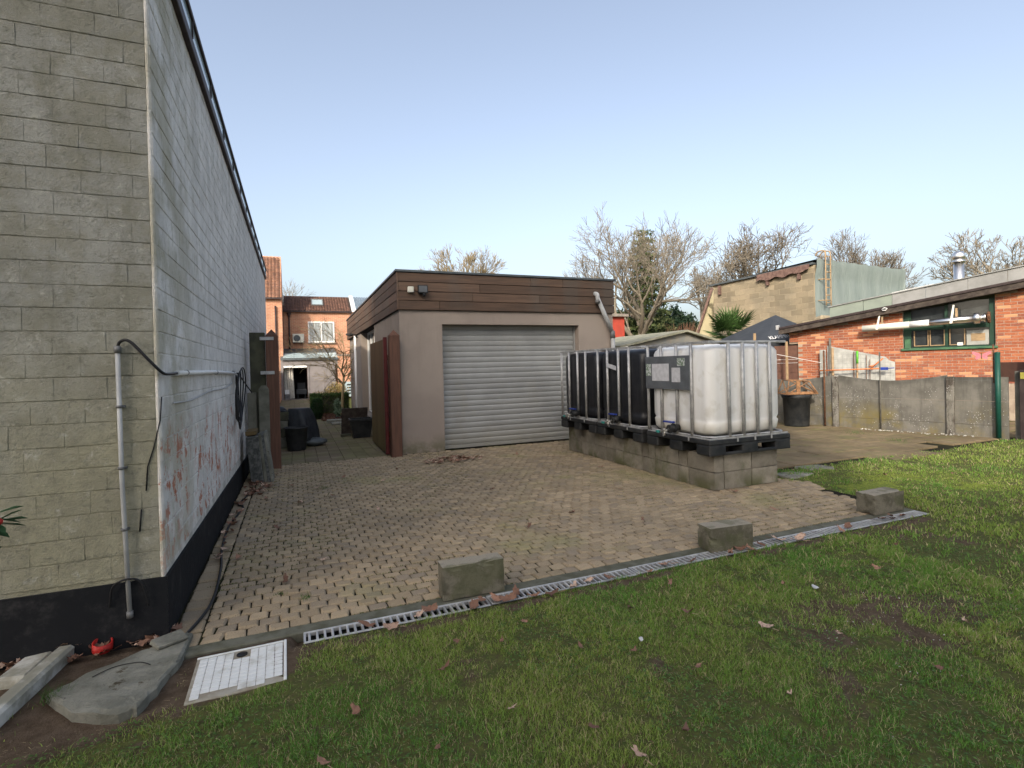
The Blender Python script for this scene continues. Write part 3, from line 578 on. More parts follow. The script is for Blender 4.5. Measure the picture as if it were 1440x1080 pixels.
# ------------------------------------------------------------------ garage
GX0, GX1, GY0, GY1 = 1.64, 5.88, 8.95, 18.2
ga = empty('garage', (0, 0, 0), 0, 'flat-roofed beige garage with brown timber fascia and a closed roller door', 'garage')
w = MB()
w.box(GX0, GY0, 0, 2.38, GY0 + .3, 2.48).box(5.10, GY0, 0, GX1, GY0 + .3, 2.48).box(2.38, GY0, 2.215, 5.10, GY0 + .3, 2.48)
w.box(GX1 - .3, GY0 + .3, 0, GX1, GY1, 2.48).box(GX0 + .3, GY1 - .3, 0, GX1 - .3, GY1, 2.48)
w.box(GX0, GY0 + .3, 0, GX0 + .3, 12.0, 2.48).box(GX0, 12.0, 0, GX0 + .3, 14.65, .30).box(GX0, 14.65, 0, GX0 + .3, 16.1, 2.48).box(GX0 + .04, 16.1, 0, GX0 + .3, GY1 - .3, 2.48).box(GX0 + .04, GY1 - .3, 0, GX0 + .3, GY1, 2.48)
w.build('wall', Mt['stucco'], ga)
MB().box(GX0 + .3, GY0 + .4, 0, GX1 - .3, GY0 + .45, 2.4).build('inner_lining', Mt['dark'], ga)
# roller door
rd = empty('roller_door', (2.38, GY0 + .2, 0), parent=ga)
sm = MB(); prof = [(0, 0), (-.009, .016), (-.014, .045), (-.013, .074), (-.004, .094), (0, .097)]
n = len(prof); vs = [(0, y, z) for y, z in prof] + [(2.72, y, z) for y, z in prof]; sm.add(vs, [(i, n + i, n + i + 1, i + 1) for i in range(n - 1)]); slm = sm.mesh('slat', Mt['slat'])
for i in range(22):
    o = bpy.data.objects.new('slat', slm); COL.objects.link(o); o.parent = rd; o.location = (0, random.uniform(-.0015, .0015), .06 + i * .0985)
MB().bbox(0, -.02, .0, 2.72, .02, .058, .004).build('bottom_rail', Mt['slat'], rd)
MB().box(0, .012, .0, 2.72, .03, 2.214).build('backing', Mt['dark'], rd)
for x in (0.0, 2.69): MB().box(x, -.05, 0, x + .03, -.024, 2.21).build('guide_rail', Mt['slat'], rd)
# fascia boards
fh = .156
MB().box(GX0 - .01, GY0 - .02, 2.45, GX1 - .0, GY1 + .0, 3.085).build('fascia_core', Mt['dark'], ga)
MB().bbox(GX0 - .06, GY0 - .07, 3.09, GX1 + .05, GY1 + .05, 3.13, .005).build('roof_trim', Mt['zinc'], ga)
MB().box(GX0 - .035, GY0 - .045, 2.455, GX0 - .012, GY0 - .022, 3.088).build('corner_trim', Mt['fascia'], ga)
for r in range(4):
    z = 2.455 + r * .159
    cuts = [GX0 - .01] + sorted(random.uniform(2.3, 5.3) for _ in range(1 + r % 2)) + [GX1 + .02]
    for a, b in zip(cuts, cuts[1:]): MB().bbox(a + .002, GY0 - .045 - random.uniform(0, .004), z, b - .002, GY0 - .021, z + fh - .006, .004).build('board', Mt['fascia'], ga)
    cuts = [GY0 - .02, 11.6 + r * .02, 14.8 - r * .03, GY1 + .02]
    for a, b in zip(cuts, cuts[1:]): MB().bbox(GX0 - .035 - random.uniform(0, .004), a + .003, z, GX0 - .011, b - .003, z + fh - .006, .004).build('board', Mt['fascia'], ga)
    MB().bbox(GX1 + .001, GY0 - .02, z, GX1 + .022, GY1, z + fh - .006, .004).build('board', Mt['fascia'], ga)
# side window
wi = empty('window', (GX0 + .2, 12.0, .3), parent=ga)
fm = MB()
for y in (0, .62, 1.3, 1.98, 2.59): fm.bbox(-.03, y, 0, .03, y + .06, 2.15, .005)
fm.bbox(-.028, .06, 0, .028, 2.59, .06, .004).bbox(-.028, .06, 2.09, .028, 2.59, 2.15, .004); fm.build('frame', Mt['whitepvc'], wi)
MB().box(.0, .06, .06, .01, 2.59, 2.09).build('pane', Mt['glass'], wi)
MB().tube([(-.03, .65, .8), (-.08, .65, .8), (-.08, .72, .8)], .012, 8).build('handle', Mt['whitepvc'], wi)
MB().bbox(GX0 - .05, 11.95, .30, GX0 + .17, 14.7, .345, .006).build('window_sill', Mt['sidinglight'], ga)
MB().tube([(GX0 - .01, 15.95, 2.45), (GX0 - .01, 15.95, .02)], .042, 12).build('side_downpipe', Mt['pipewhite'], ga)
MB().tube(catm([(5.46, GY0 - .04, 2.83), (5.46, GY0 - .12, 2.80), (5.47, GY0 - .13, 2.70)]), .042, 12).tube([(5.47, GY0 - .13, 2.72), (5.83, GY0 - .07, 2.05)], .042, 12).tube([(5.83, GY0 - .07, 2.08), (5.835, GY0 - .06, .02)], .042, 12).build('downpipe', Mt['greypvc'], ga)
MB().tube([(5.46, GY0 - .12, 2.70), (5.475, GY0 - .128, 2.64)], .05, 12).tube([(5.82, GY0 - .075, 2.1), (5.834, GY0 - .065, 1.96)], .05, 12).build('pipe_collar', Mt['galvflat'], ga)
fl = empty('floodlight', (2.03, GY0 - .05, 2.78), 0, 'small black LED floodlight with motion sensor on the garage fascia', 'floodlight')
MB().bbox(-.085, -.09, -.05, .085, -.05, .085, .006).build('housing', Mt['plastic_black'], fl); MB().bbox(-.068, -.093, -.033, .068, -.0905, .068, .0008).build('lens', Mt['platelabel'], fl)
MB().box(-.06, -.05, -.05, -.045, 0, -.035).box(.045, -.05, -.05, .06, 0, -.035).box(-.06, -.008, -.06, .06, 0, -.03).build('bracket', Mt['plastic_black'], fl); MB().lathe([(0, -.10), (.022, -.095), (.028, -.075), (.025, -.05)], 12, (.02, -.07, 0)).build('sensor', Mt['plastic_black'], fl)
jb = empty('junction_box', (1.83, GY0 - .045, 2.79), 0, 'small cream square junction box beside the floodlight on the fascia', 'junction box')
MB().bbox(-.05, -.06, -.05, .05, 0, .05, .008).build('housing', Mt['creampipe'], jb); MB().bbox(-.042, -.064, -.042, .042, -.0605, .042, .001).build('lid', Mt['creampipe'], jb)
tag(MB().tube([(1.44, 15.6, 2.42), (1.44, 15.2, 2.47), (1.58, 15.2, 2.43)], .015, 6).tube([(1.35, 15.55, 2.47), (1.50, 15.4, 2.44)], .03, 8).tube([(1.56, 15.3, 2.43), (1.62, 15.3, 2.36)], .022, 8).build('wall_camera', Mt['plastic_black']), 'small black lamp arm fixed under the side fascia of the garage', 'wall lamp')
# gate: posts and open leaf
def post(x, y, z, w, label, cat='post', mat='postwood'):
    r = empty('gate_post', (x, y, 0), 0, label, cat); MB().bbox(-w, -w, -.1, w, w, z, .006).build('shaft', Mt[mat], r)
    MB().add([(-w, -w, z), (w, -w, z), (w, w, z), (-w, w, z), (0, 0, z + .1)], [(0, 1, 4), (1, 2, 4), (2, 3, 4), (3, 0, 4)]).build('cap', Mt[mat], r); return r
post(1.515, 8.83, 2.01, .085, 'brown wooden gate post with pyramid top against the garage corner')
gp = post(-.325, 8.72, 2.0, .085, 'brown wooden gate post with hinge plates beside the left building')
for z in (1.93, 1.42):
    MB().bbox(-.16, -.1, z, .03, -.087, z + .05, .003).build('hinge_plate', Mt['galv'], gp)
lf = empty('gate_leaf', (1.39, 8.92, 0), 0, 'open wooden gate leaf folded back along the garage side', 'gate')
pk = MB().bbox(-.02, 0, .04, .02, .128, 1.96, .006).mesh('plank', Mt['gatewood'])
for i in range(13):
    o = bpy.data.objects.new('plank', pk); COL.objects.link(o); o.parent = lf; o.location = (0, .07 + i * .131, 0)
MB().bbox(-.03, 0, .03, .03, .068, 1.99, .004).build('edge_stile', Mt['redwood'], lf)
MB().bbox(.021, .07, .3, .05, 1.7, .4, .004).bbox(.021, .07, 1.6, .05, 1.7, 1.7, .004).build('ledge', Mt['gatewood'], lf)
# boards, posts and slabs by the left wall
MB().bbox(-.11, -.05, 0, .10, .05, 2.05, .006).build('wooden_board', Mt['mossboard'], None, (-.52, 8.76, 0), label='dark mossy upright board between the white wall and the brown gate post', cat='board')
cp = MB(); cp.bbox(-.07, -.05, 0, .07, .05, 1.2, .006); cp.add([(-.07, -.05, 1.2), (.07, -.05, 1.2), (.07, .05, 1.2), (-.07, .05, 1.2), (-.03, -.04, 1.26), (.04, -.04, 1.26), (.04, .04, 1.26), (-.03, .04, 1.26)], [(0, 1, 5, 4), (1, 2, 6, 5), (2, 3, 7, 6), (3, 0, 4, 7), (4, 5, 6, 7)])
tag(cp.build('concrete_post', Mt['concpost'], None, (-.44, 8.45, 0), (0, 0, .05)), 'grey concrete post with chamfered top in front of the brown gate post', 'post')
tag(MB().bbox(-.06, -.05, 0, .06, .05, 1.16, .008).build('concrete_post', Mt['concpost'], None, (-.60, 8.52, 0)), 'shorter mossy concrete post standing against the white wall', 'post')
for i, (x, w, h, a, m, lb_) in enumerate([(-.50, .075, .62, .08, 'slabside', 'dark ribbed slab leaning nearest the white wall'), (-.40, .022, .64, .10, 'concpost', 'thin pale grey slab leaning between two dark slabs'), (-.365, .02, .64, .11, 'slabside', 'thin black slab leaning behind the outermost grey slab'), (-.325, .018, .66, .12, 'slate', 'outermost blue-grey slab leaning towards the gate post')]):
    mb = MB(); mb.bbox(-w, -.22, 0, w, .22, h, .008, jit=.006)
    if i == 0:
        for k in range(9): mb.bbox(-w + .006 + k * .0155, -.229, .01, -w + .016 + k * .0155, -.221, h - .01, .002)
    tag(mb.build('leaning_slab', Mt[m], None, (x, 7.85, .0), (0, a * -1, 0)), lb_, 'slab', 'slabs leaning by the left wall')
tag(MB().bbox(-.07, -.2, 0, .06, .2, .055, .006).build('wood_offcut', Mt['gatewood'], None, (-.56, 7.85, .63), (0, -.05, 0)), 'mossy yellow wood offcut lying on top of the leaning slabs', 'offcut')

# ------------------------------------------------------------------ courtyard behind the gate
def bk(name, dims, mat, loc, rz=0, b=.006, **kw): 
    x, y, z = dims; return MB().bbox(-x / 2, -y / 2, 0, x / 2, y / 2, z, b).build(name, Mt[mat], None, loc, (0, 0, rz), **kw)
for k, (z, h, m, d) in enumerate([(0, .2, 'concpost', 'lowest'), (.2, .17, 'mossboard', 'second from below'), (.37, .15, 'concpost', 'third from below'), (.52, .17, 'mossboard', 'topmost')]):
    bk('stacked_block', (.34, .5, h - .008), m, (-.34 + .012 * (k % 2), 11.2, z), .03 * (k % 2), label='%s block of the low stack behind the left gate post' % d, cat='block', group='low block stack behind the gate post')
tag(MB().add(*(lambda P: (P, [tuple(range(len(P)))]))([(-.5, 11.0, .70), (-.2, 11.0, .70), (-.2, 11.4, .72), (-.5, 11.4, .71)])).lathe([(0, .1), (.1, .08), (.15, .03), (.16, 0)], 12, (-.34, 11.2, .69)).build('rag', Mt['tarpblack']), 'crumpled dark rag on top of the low block stack', 'rag')
tb = empty('rubber_tub', (-.02, 10.5, 0), 0, 'black plastic tub in front of the sheet-covered heap', 'tub')
MB().lathe([(0, .0), (.15, 0), (.16, .02), (.20, .40), (.215, .41), (.215, .43), (.19, .43), (.15, .06), (0, .05)], 20).build('bowl', Mt['plastic_black'], tb)
# covered heap
n1, n2 = 28, 12; vs = []; fs = []
for j in range(n2 + 1):
    t = j / n2
    for i in range(n1):
        a = 2 * math.pi * i / n1; r = lerp(.17, .235, t ** .6) * (1 + .13 * math.sin(5 * a + 1) * t + .07 * math.sin(11 * a + 3 * t)) * (1 + .12 * math.cos(4 * a)); z = .62 * (1 - t) ** .8 + .12 + .05 * math.sin(3 * a) * t
        vs.append((r * math.cos(a) * 1.05 + .06 * t, r * math.sin(a) * .8, z))
for j in range(n2):
    for i in range(n1): fs.append((j * n1 + i, (j + 1) * n1 + i, (j + 1) * n1 + (i + 1) % n1, j * n1 + (i + 1) % n1))
fs.append(tuple(range(n1)))
tag(MB().add(vs, fs, True).build('covered_heap', Mt['tarpblack'], None, (.04, 11.0, .0)), 'upright heap draped with a creased black plastic sheet', 'covered heap')
vs = []; fs = []
for j in range(7):
    for i in range(14):
        a = 2 * math.pi * i / 14; r = .18 * math.sin(math.pi * (j + .4) / 7.4) * (1 + .15 * math.sin(3 * a + j)); vs.append((r * math.cos(a) * 1.3, r * math.sin(a), .17 * (1 - j / 6)))
for j in range(6):
    for i in range(14): fs.append((j * 14 + i, (j + 1) * 14 + i, (j + 1) * 14 + (i + 1) % 14, j * 14 + (i + 1) % 14))
tag(MB().add(vs, fs, True).build('rubbish_bag', Mt['zinc'], None, (.30, 10.95, .0)), 'grey crumpled bag lying on the paving beside the covered heap', 'bag')
tag(MB().bbox(-.30, -.02, 0, .28, .02, .60, .006).build('leaning_board', Mt['darkwood'], None, (1.22, 12.6, 0), (.2, 0, .1)), 'dark brown board leaning upright beside the garage window', 'board')
tb = empty('plant_pot', (1.27, 11.75, 0), 0, 'wide black square-rimmed plant pot at the garage wall', 'pot')
MB().add([(-.17, -.15, 0), (.17, -.15, 0), (.17, .15, 0), (-.17, .15, 0), (-.23, -.2, .38), (.23, -.2, .38), (.23, .2, .38), (-.23, .2, .38)], [(0, 1, 5, 4), (1, 2, 6, 5), (2, 3, 7, 6), (3, 0, 4, 7), (0, 3, 2, 1)]).bbox(-.25, -.22, .36, .25, -.19, .41, .004).bbox(-.25, .19, .36, .25, .22, .41, .004).bbox(-.25, -.189, .36, -.22, .189, .41, .004).bbox(.22, -.189, .36, .25, .189, .41, .004).box(-.2, -.17, .33, .2, .17, .34).build('shell', Mt['plastic_black'], tb)
bk('loose_brick', (.22, .1, .06), 'kerb', (.98, 12.05, 0), .1, label='single loose brick on the paving before the leaning board', cat='brick')
for k, (x, y, w, d, z, h) in enumerate([(1.25, 15.0, .8, .5, 0, .05), (1.15, 15.55, .75, .4, .0, .08), (1.3, 14.2, .5, .4, 0, .06)]):
    bk('bluestone_slab', (w, d, h), 'slate', (x, y, z), .05 * k, .01, label=['large pale stone slab lying flat before the garden bed', 'raised stone slab at the edge of the garden bed', 'dark small slab nearest the leaning board'][k], cat='slab', group='stone slabs before the garden bed')

# leaf cloud builder
def leaf_cloud(n, sampler, size, cols, flat=.0, elong=1.6):
    P = sampler(n); n = len(P); d = rng.normal(size=(n, 3)); d[:, 2] *= (1 - flat); d /= np.linalg.norm(d, axis=1)[:, None]
    u = np.cross(d, rng.normal(size=(n, 3))); u /= np.linalg.norm(u, axis=1)[:, None]; s = size * rng.uniform(.6, 1.3, (n, 1))
    V = np.stack([P, P + d * s * elong * .5 + u * s * .4, P + d * s * elong, P + d * s * elong * .5 - u * s * .4], 1).reshape(-1, 3)
    Fq = np.arange(4 * n).reshape(n, 4); cols = np.array(cols); w = rng.random((n, 1)); k = rng.integers(0, len(cols), n)
    C = cols[k] * (0.75 + .5 * w); return V, Fq, np.repeat(C, 4, 0)
def ell(c, r, hollow=.6):
    c = np.array(c); r = np.array(r)
    def f(n):
        d = rng.normal(size=(n, 3)); d /= np.linalg.norm(d, axis=1)[:, None]; return c + d * r * (rng.uniform(hollow ** 3, 1, (n, 1)) ** (1 / 3)) * (1 + .1 * np.sin(d[:, :1] * 9) * np.cos(d[:, 1:2] * 8))
    return f
def boxs(a, b, surf=.12):
    a = np.array(a, float); b = np.array(b, float)
    def f(n):
        p = rng.random((n, 3)); ax = rng.integers(0, 3, n); sd_ = rng.integers(0, 2, n); v = np.where(sd_ == 1, 1 - rng.random(n) * surf, rng.random(n) * surf); p[np.arange(n), ax] = v; return a + p * (b - a)
    return f
def foliage(name, parts, label=None, cat=None, parent=None, **kw):
    Vs, Fs, Cs = [], [], []; b = 0
    for (n, smp, size, cols) in parts:
        V, Fq, C = leaf_cloud(n, smp, size, cols); Vs.append(V); Fs.append(Fq + b); Cs.append(C); b += len(V)
    return np_mesh(name, np.concatenate(Vs), np.concatenate(Fs), Mt['leaf'], 4, np.concatenate(Cs), parent=parent, label=label, cat=cat, **kw)
GRN = [(.05, .10, .02), (.035, .075, .015), (.08, .13, .03)]
hd = empty('box_hedge', (0, 0, 0), 0, 'low clipped green box hedge across the garden bed behind the small tree', 'hedge')
foliage('crown', [(9000, boxs((.42, 18.3, 0), (1.62, 18.9, .70)), .03, GRN), (3500, boxs((.42, 17.4, 0), (.72, 18.3, .62)), .03, GRN)], parent=hd)
MB().box(.50, 18.36, 0, 1.6, 18.84, .63).box(.48, 17.46, 0, .66, 18.36, .55).build('inner_twigs', Mt['mossboard'], hd)
hd = empty('topiary_shrub', (.56, 16.9, 0), 0, 'small clipped cylinder of box standing in front of the hedge', 'shrub')
foliage('crown', [(3500, ell((0, 0, .3), (.17, .17, .32), .8), .028, [(.03, .065, .02), (.02, .05, .015)])], parent=hd); MB().tube([(0, 0, 0), (0, 0, .5)], .1, 8).build('inner_twigs', Mt['mossboard'], hd)
hd = empty('pale_shrub', (1.2, 20.2, 0), 0, 'pale yellow dry shrub rising behind the box hedge', 'shrub')
foliage('crown', [(1800, ell((0.15, 0, .62), (.42, .3, .42), .3), .04, [(.40, .30, .13), (.32, .26, .10)]), (900, ell((-.35, 0, .45), (.5, .3, .3), .3), .04, [(.30, .22, .10), (.22, .17, .09)])], parent=hd); MB().tube([(0, 0, 0), (.1, 0, .4)], .02, 6).build('stem', Mt['bark'], hd)
np_ = foliage('leaf_mulch', [(2600, boxs((.7, 16.1, 0), (1.62, 18.2, .03), 1), .05, [(.16, .08, .05), (.11, .055, .04), (.2, .12, .08)])]); tag(np_, kind='stuff', label='brown leaf litter covering the garden bed under the small tree', cat='leaf litter')
MB().add([(.68, 16.05, -.006), (1.62, 16.05, -.006), (1.62, 20.6, -.006), (.68, 20.6, -.006)], [(0, 1, 2, 3)]).build('garden_bed', Mt['joint'], kind='structure')
st = empty('garden_plant', (1.13, 16.6, .0), 0, 'small grey-green leafy plant in a dark dish in front of the hedge', 'plant')
MB().lathe([(0, 0), (.13, 0), (.16, .07), (.14, .07), (0, .04)], 16).build('dish', Mt['plastic_black'], st); foliage('leaves', [(260, ell((0, 0, .24), (.09, .09, .14), .2), .055, [(.16, .24, .14), (.22, .3, .2)]), (200, ell((0, 0, .45), (.08, .08, .12), .2), .05, [(.16, .24, .14), (.25, .33, .22)])], parent=st)

# ------------------------------------------------------------------ bare trees
def bare_tree(name, loc, H, spread, trunk_h, r0, seed, label, mat='bark', levels=6, nlimb=6, lean=(0, 0), rmin=.008, up=.35, kids=3, cat='tree', group=None, wig=.18, start=.0, shrink=.72, sub=True):
    rd_ = random.Random(seed); root = empty(name, loc, 0, label, cat, group); tr = MB(); br = MB()
    p = Vector((0, 0, -.1)); pts = [p.copy()]; d = Vector((lean[0], lean[1], 1)).normalized()
    for k in range(5): p = p + d * (trunk_h / 5) + Vector((rd_.uniform(-.03, .03), rd_.uniform(-.03, .03), 0)) * trunk_h; pts.append(p.copy())
    rs = [r0 * (1.25 if k == 0 else 1 - .07 * k) for k in range(6)]; tr.tube(pts, rs, 10); tr.build('trunk', Mt[mat], root)
    def grow(p, d, L, r, lv):
        nseg = 3 if lv > 1 else 2; pts = [p.copy()]; q = p.copy(); dd = d.copy(); rs = [r]
        for k in range(nseg):
            dd = (dd + Vector((rd_.gauss(0, wig), rd_.gauss(0, wig), rd_.gauss(0, wig) + up * .12))).normalized(); q = q + dd * L / nseg; pts.append(q.copy()); rs.append(max(rmin, r * (1 - .38 * (k + 1) / nseg)))
        br.tube(pts, rs, 6 if r > .05 else (4 if r > .02 else 3), False)
        if lv <= 0: return
        ns = kids + (1 if rd_.random() < .4 else 0)
        for k in range(ns):
            a = rd_.uniform(.25, .75) if k else rd_.uniform(.05, .3); ax = dd.orthogonal().normalized(); ax.rotate(Matrix.Rotation(rd_.uniform(0, 2 * math.pi), 3, dd)); nd = dd.copy(); nd.rotate(Matrix.Rotation(a, 3, ax))
            nd = (nd + Vector((0, 0, up * rd_.uniform(0, .6)))).normalized(); i = nseg if k < 2 else rd_.randint(1, nseg); grow(pts[i], nd, L * rd_.uniform(shrink - .12, shrink + .1), max(rmin, rs[i] * rd_.uniform(.6, .8)), lv - 1)
    L0 = (H - trunk_h) * .31
    for k in range(nlimb):
        a = 2 * math.pi * (k + rd_.uniform(-.25, .25)) / nlimb; t = rd_.uniform(.3, 1) * spread; i = 5 if k % 2 else 4
        grow(pts[i] if k else pts[5], Vector((math.cos(a) * t, math.sin(a) * t, 1)).normalized(), L0 * rd_.uniform(.85, 1.15), r0 * rd_.uniform(.42, .6), levels - 1)
    br.build('branches', Mt[mat], root, kind=None); return root
bare_tree('bare_tree', (18.4, 24.9, 0), 10.2, 1.15, 3.2, .34, 21, 'large spreading bare tree with thick pale trunk behind the low shed', 'bark', 6, 8, kids=3, rmin=.009, wig=.22)
bare_tree('bare_tree', (31.0, 28.3, 0), 12.0, .95, 4.5, .4, 5, 'bare crooked-limbed tree rising behind the stone block building', 'bark_dark', 6, 6, kids=3, rmin=.014, wig=.28)
bare_tree('bare_tree', (43.5, 29.6, 0), 12.4, 1.0, 5, .3, 8, 'smaller bare tree showing above the sheeted roof of the block building', 'bark_dark', 6, 7, kids=3, rmin=.012)
bare_tree('bare_tree', (42.5, 19.3, 0), 10.6, 1.1, 4.5, .4, 12, 'bare pollard-like tree at the far right above the brick shed', 'bark', 6, 7, kids=3, rmin=.013, wig=.25)
bare_tree('bare_tree', (12.3, 38.5, 0), 11.2, .75, 6, .3, 9, 'yellowish bare tree standing behind the garage roof', 'bark_pale', 5, 7, kids=4, rmin=.013)
bare_tree('bare_tree', (-.3, 62, 0), 12.6, .3, 7, .16, 13, 'thin upright bare tree behind the house roofs', 'bark', 4, 7, kids=3, rmin=.012)
bare_tree('bare_tree', (34, 37, 0), 10.2, .7, 6, .3, 18, 'faint bare tree between the two large bare trees', 'bark_dark', 5, 6, kids=3, rmin=.018)
bare_tree('courtyard_tree', (1.32, 17.6, 0), 4.0, 1.3, 1.35, .05, 33, 'small pale-stemmed bare tree with drooping twigs in the garden bed', 'bark_pale', 4, 8, kids=4, rmin=.0045, up=.0, wig=.25)
# conifer
cf = empty('conifer_tree', (19.3, 25.9, 0), 0, 'slender dark green conifer standing behind the large bare tree', 'tree')
MB().tube([(0, 0, 0), (0, 0, 9.6)], [.18, .03], 8).build('trunk', Mt['bark_dark'], cf)
def conif(n):
    t = rng.random(n) ** .7; z = 1.5 + 8.0 * (1 - t); lay = np.floor(z * 2.2) / 2.2; z = lay + rng.random(n) * .22; rr = (.3 + 1.75 * ((9.8 - lay) / 8.3)) * (.7 + .6 * vnoise(lay, lay * 0, 3, 5)); a = rng.random(n) * 2 * np.pi; a = np.round(a * 2) / 2 + rng.normal(0, .14, n) + lay * 2; q = rng.random(n) ** .6
    return np.stack([np.cos(a) * rr * q, np.sin(a) * rr * q, z - q * rr * .18], 1)
foliage('crown', [(15000, conif, .11, [(.10, .14, .05), (.075, .105, .04), (.17, .19, .08)])], parent=cf)
for k, (c, r, n, cols, lab) in enumerate([((19.0, 28.5, 0), (1.9, 1.5, 2.6), 14000, [(.05, .085, .025), (.09, .14, .04), (.035, .06, .02)], 'broad leafy evergreen shrub left of the bare tree trunk'), ((22.6, 27.6, 0), (2.3, 1.7, 2.8), 17000, [(.025, .055, .03), (.02, .04, .022), (.04, .07, .035)], 'dark evergreen shrub right of the bare tree trunk'), ((18.8, 23.2, 0), (.9, .7, 1.6), 0, [], '')]):
    if not n: continue
    e = empty('evergreen_shrub', c, 0, lab, 'shrub'); foliage('crown', [(n, ell((0, 0, 2.2), r, .5), .13, cols), (n // 3, ell((r[0] * .5, 0, 3.0), (r[0] * .5, r[1] * .6, 1.3), .4), .13, cols), (n // 3, ell((-r[0] * .5, 0, 1.6), (r[0] * .6, r[1] * .6, 1.6), .4), .13, cols)], parent=e); MB().tube([(0, 0, 0), (.2, 0, 2.5)], [.12, .05], 7).build('stem', Mt['bark_dark'], e)
e = empty('brown_shrub', (20.2, 23.3, 0), 0, 'reddish brown twiggy shrub behind the low shed roof', 'shrub')
mb = MB()
for k in range(260):
    a = random.uniform(0, 6.28); r = random.uniform(0, .9); x, y = math.cos(a) * r, math.sin(a) * r * .7; mb.tube([(x * .4, y * .4, 0), (x * .9, y * .9, 1.9), (x * 1.5 + random.uniform(-.3, .3), y * 1.5, random.uniform(2.8, 3.7))], [.014, .01, .006], 3, False)
mb.build('twigs', simple('red_brown_twig', (.20, .11, .07), None, 4, .9, bump=0), e)

# ------------------------------------------------------------------ rear houses
def tile_roof(parent, x0, x1, ya, za, yb, zb, tw, th, mat, name='roof'):
    L = math.hypot(yb - ya, zb - za); dy, dz = (yb - ya) / L, (zb - za) / L; n = -dz, dy; rows = int(L / th); cols = int((x1 - x0) / tw); V = []; Fq = []
    for r in range(rows):
        for c in range(cols):
            b = len(V); s0 = r * th; s1 = s0 + th * 1.02
            for s, o in ((s0, .03), (s1, .006)):
                for k, h in enumerate((0, .022, .03, .022, 0.0, -.008)):
                    x = x0 + c * tw + tw * k / 5; V.append((x, ya + dy * s + n[0] * (o + h), za + dz * s + n[1] * (o + h)))
            for k in range(5): Fq.append((b + k, b + k + 1, b + 7 + k, b + 6 + k))
    return np_mesh(name, np.array(V), np.array(Fq), mat, 4, parent=parent)
H1 = empty('terraced_house', (0, 32, 0), 0, 'brick house at the end of the walkway with tiled roof, skylight and white window', 'house')
MB().box(-.57, 0, 0, 3.12, 8, 4.87).build('wall', Mt['farbrick'], H1)
tile_roof(H1, -.57, 3.08, -.12, 4.86, 1.75, 5.98, .15, .20, Mt['claytile_dark'])
MB().box(-.57, -.16, 4.80, 3.1, -.06, 4.88).build('gutter', Mt['darktrim'], H1); MB().add([(-.57, 0, 4.87), (3.12, 0, 4.87), (3.12, 1.75, 5.95), (-.57, 1.75, 5.95), (-.57, 8, 4.87), (3.12, 8, 4.87)], [(0, 1, 2, 3), (3, 2, 5, 4), (0, 3, 4), (1, 5, 2)]).build('roof_deck', Mt['darkwood'], H1)
MB().box(-.60, -.14, 4.87, -.54, 1.75, 4.9).build('verge', Mt['zinc'], H1)
vx = empty('window', (.92, .45, 5.22), parent=H1); vx.rotation_euler = (math.atan2(1.12, 1.87), 0, 0)
MB().bbox(0, 0, .0, .66, .05, .09, .004).bbox(0, .78, .0, .66, .83, .09, .004).bbox(0, .051, .0, .05, .779, .09, .004).bbox(.61, .051, .0, .66, .779, .09, .004).build('frame', Mt['galvflat'], vx); MB().box(.05, .05, .03, .61, .78, .06).build('pane', Mt['glasspale'], vx)
wi = empty('window', (.70, -.03, 3.08), parent=H1); fm = MB()
for x in (0, .68, 1.35): fm.bbox(x, -.03, 0, x + .07, .04, 1.2, .004)
fm.bbox(.07, -.028, 0, 1.35, .04, .08, .004).bbox(.07, -.028, 1.12, 1.35, .04, 1.2, .004); fm.build('frame', Mt['whitepvc'], wi)
MB().box(.07, .005, .08, .68, .02, 1.12).build('pane', Mt['glasscurtain'], wi); MB().box(.75, .005, .08, 1.35, .02, 1.12).build('pane', Mt['glasscurtain'], wi); MB().bbox(-.04, -.08, -.06, 1.46, .02, -.002, .004).build('sill', Mt['sidinglight'], wi)
MB().tube([(-.28, -.09, 4.78), (-.28, -.09, 2.4)], .04, 8).lathe([(.04, 0), (.12, .2), (.12, .24)], 10, (-.28, -.12, 4.52)).build('downpipe', Mt['darktrim'], H1)
ac = empty('air_conditioner', (-.12, 31.97, 3.08), 0, 'white outdoor air conditioning unit hung on the rear brick facade', 'air conditioner')
MB().bbox(0, -.26, 0, .60, 0, .48, .02).build('casing', Mt['creampipe'], ac); MB().tube([(.22, -.255, .24), (.22, -.275, .24)], .18, 20).build('fan_grille', Mt['zinc'], ac); MB().box(.05, -.2, -.06, .08, 0, -.001).box(.45, -.2, -.06, .48, 0, -.001).build('bracket', Mt['darktrim'], ac)
H2 = empty('tall_house', (0, 30, 0), 0, 'taller brick house with steep tiled roof peeping over the left building', 'house')
MB().box(-7, 0, 0, -.59, 9, 5.36).build('wall', Mt['farbrick'], H2); tile_roof(H2, -4.6, -.57, -.15, 5.3, 1.9, 7.95, .17, .24, Mt['claytile'])
MB().add([(-7, 0, 5.36), (-.6, 0, 5.36), (-.6, 1.85, 7.85), (-7, 1.85, 7.85), (-.6, 4, 5.36), (-7, 4, 5.36)], [(0, 1, 2, 3), (1, 4, 2), (3, 2, 4, 5)]).build('gable', Mt['farbrick'], H2)
MB().box(-7, -.2, 5.24, -.57, -.1, 5.33).build('gutter', Mt['darktrim'], H2); MB().tube([(-.9, -.08, 4.9), (-.9, -.08, 0)], .04, 8).build('downpipe', Mt['darktrim'], H2)
H3 = empty('slate_roof_house', (3.12, 32, 0), 0, 'house with blue-grey roof and white verge right of the brick terraced house', 'house')
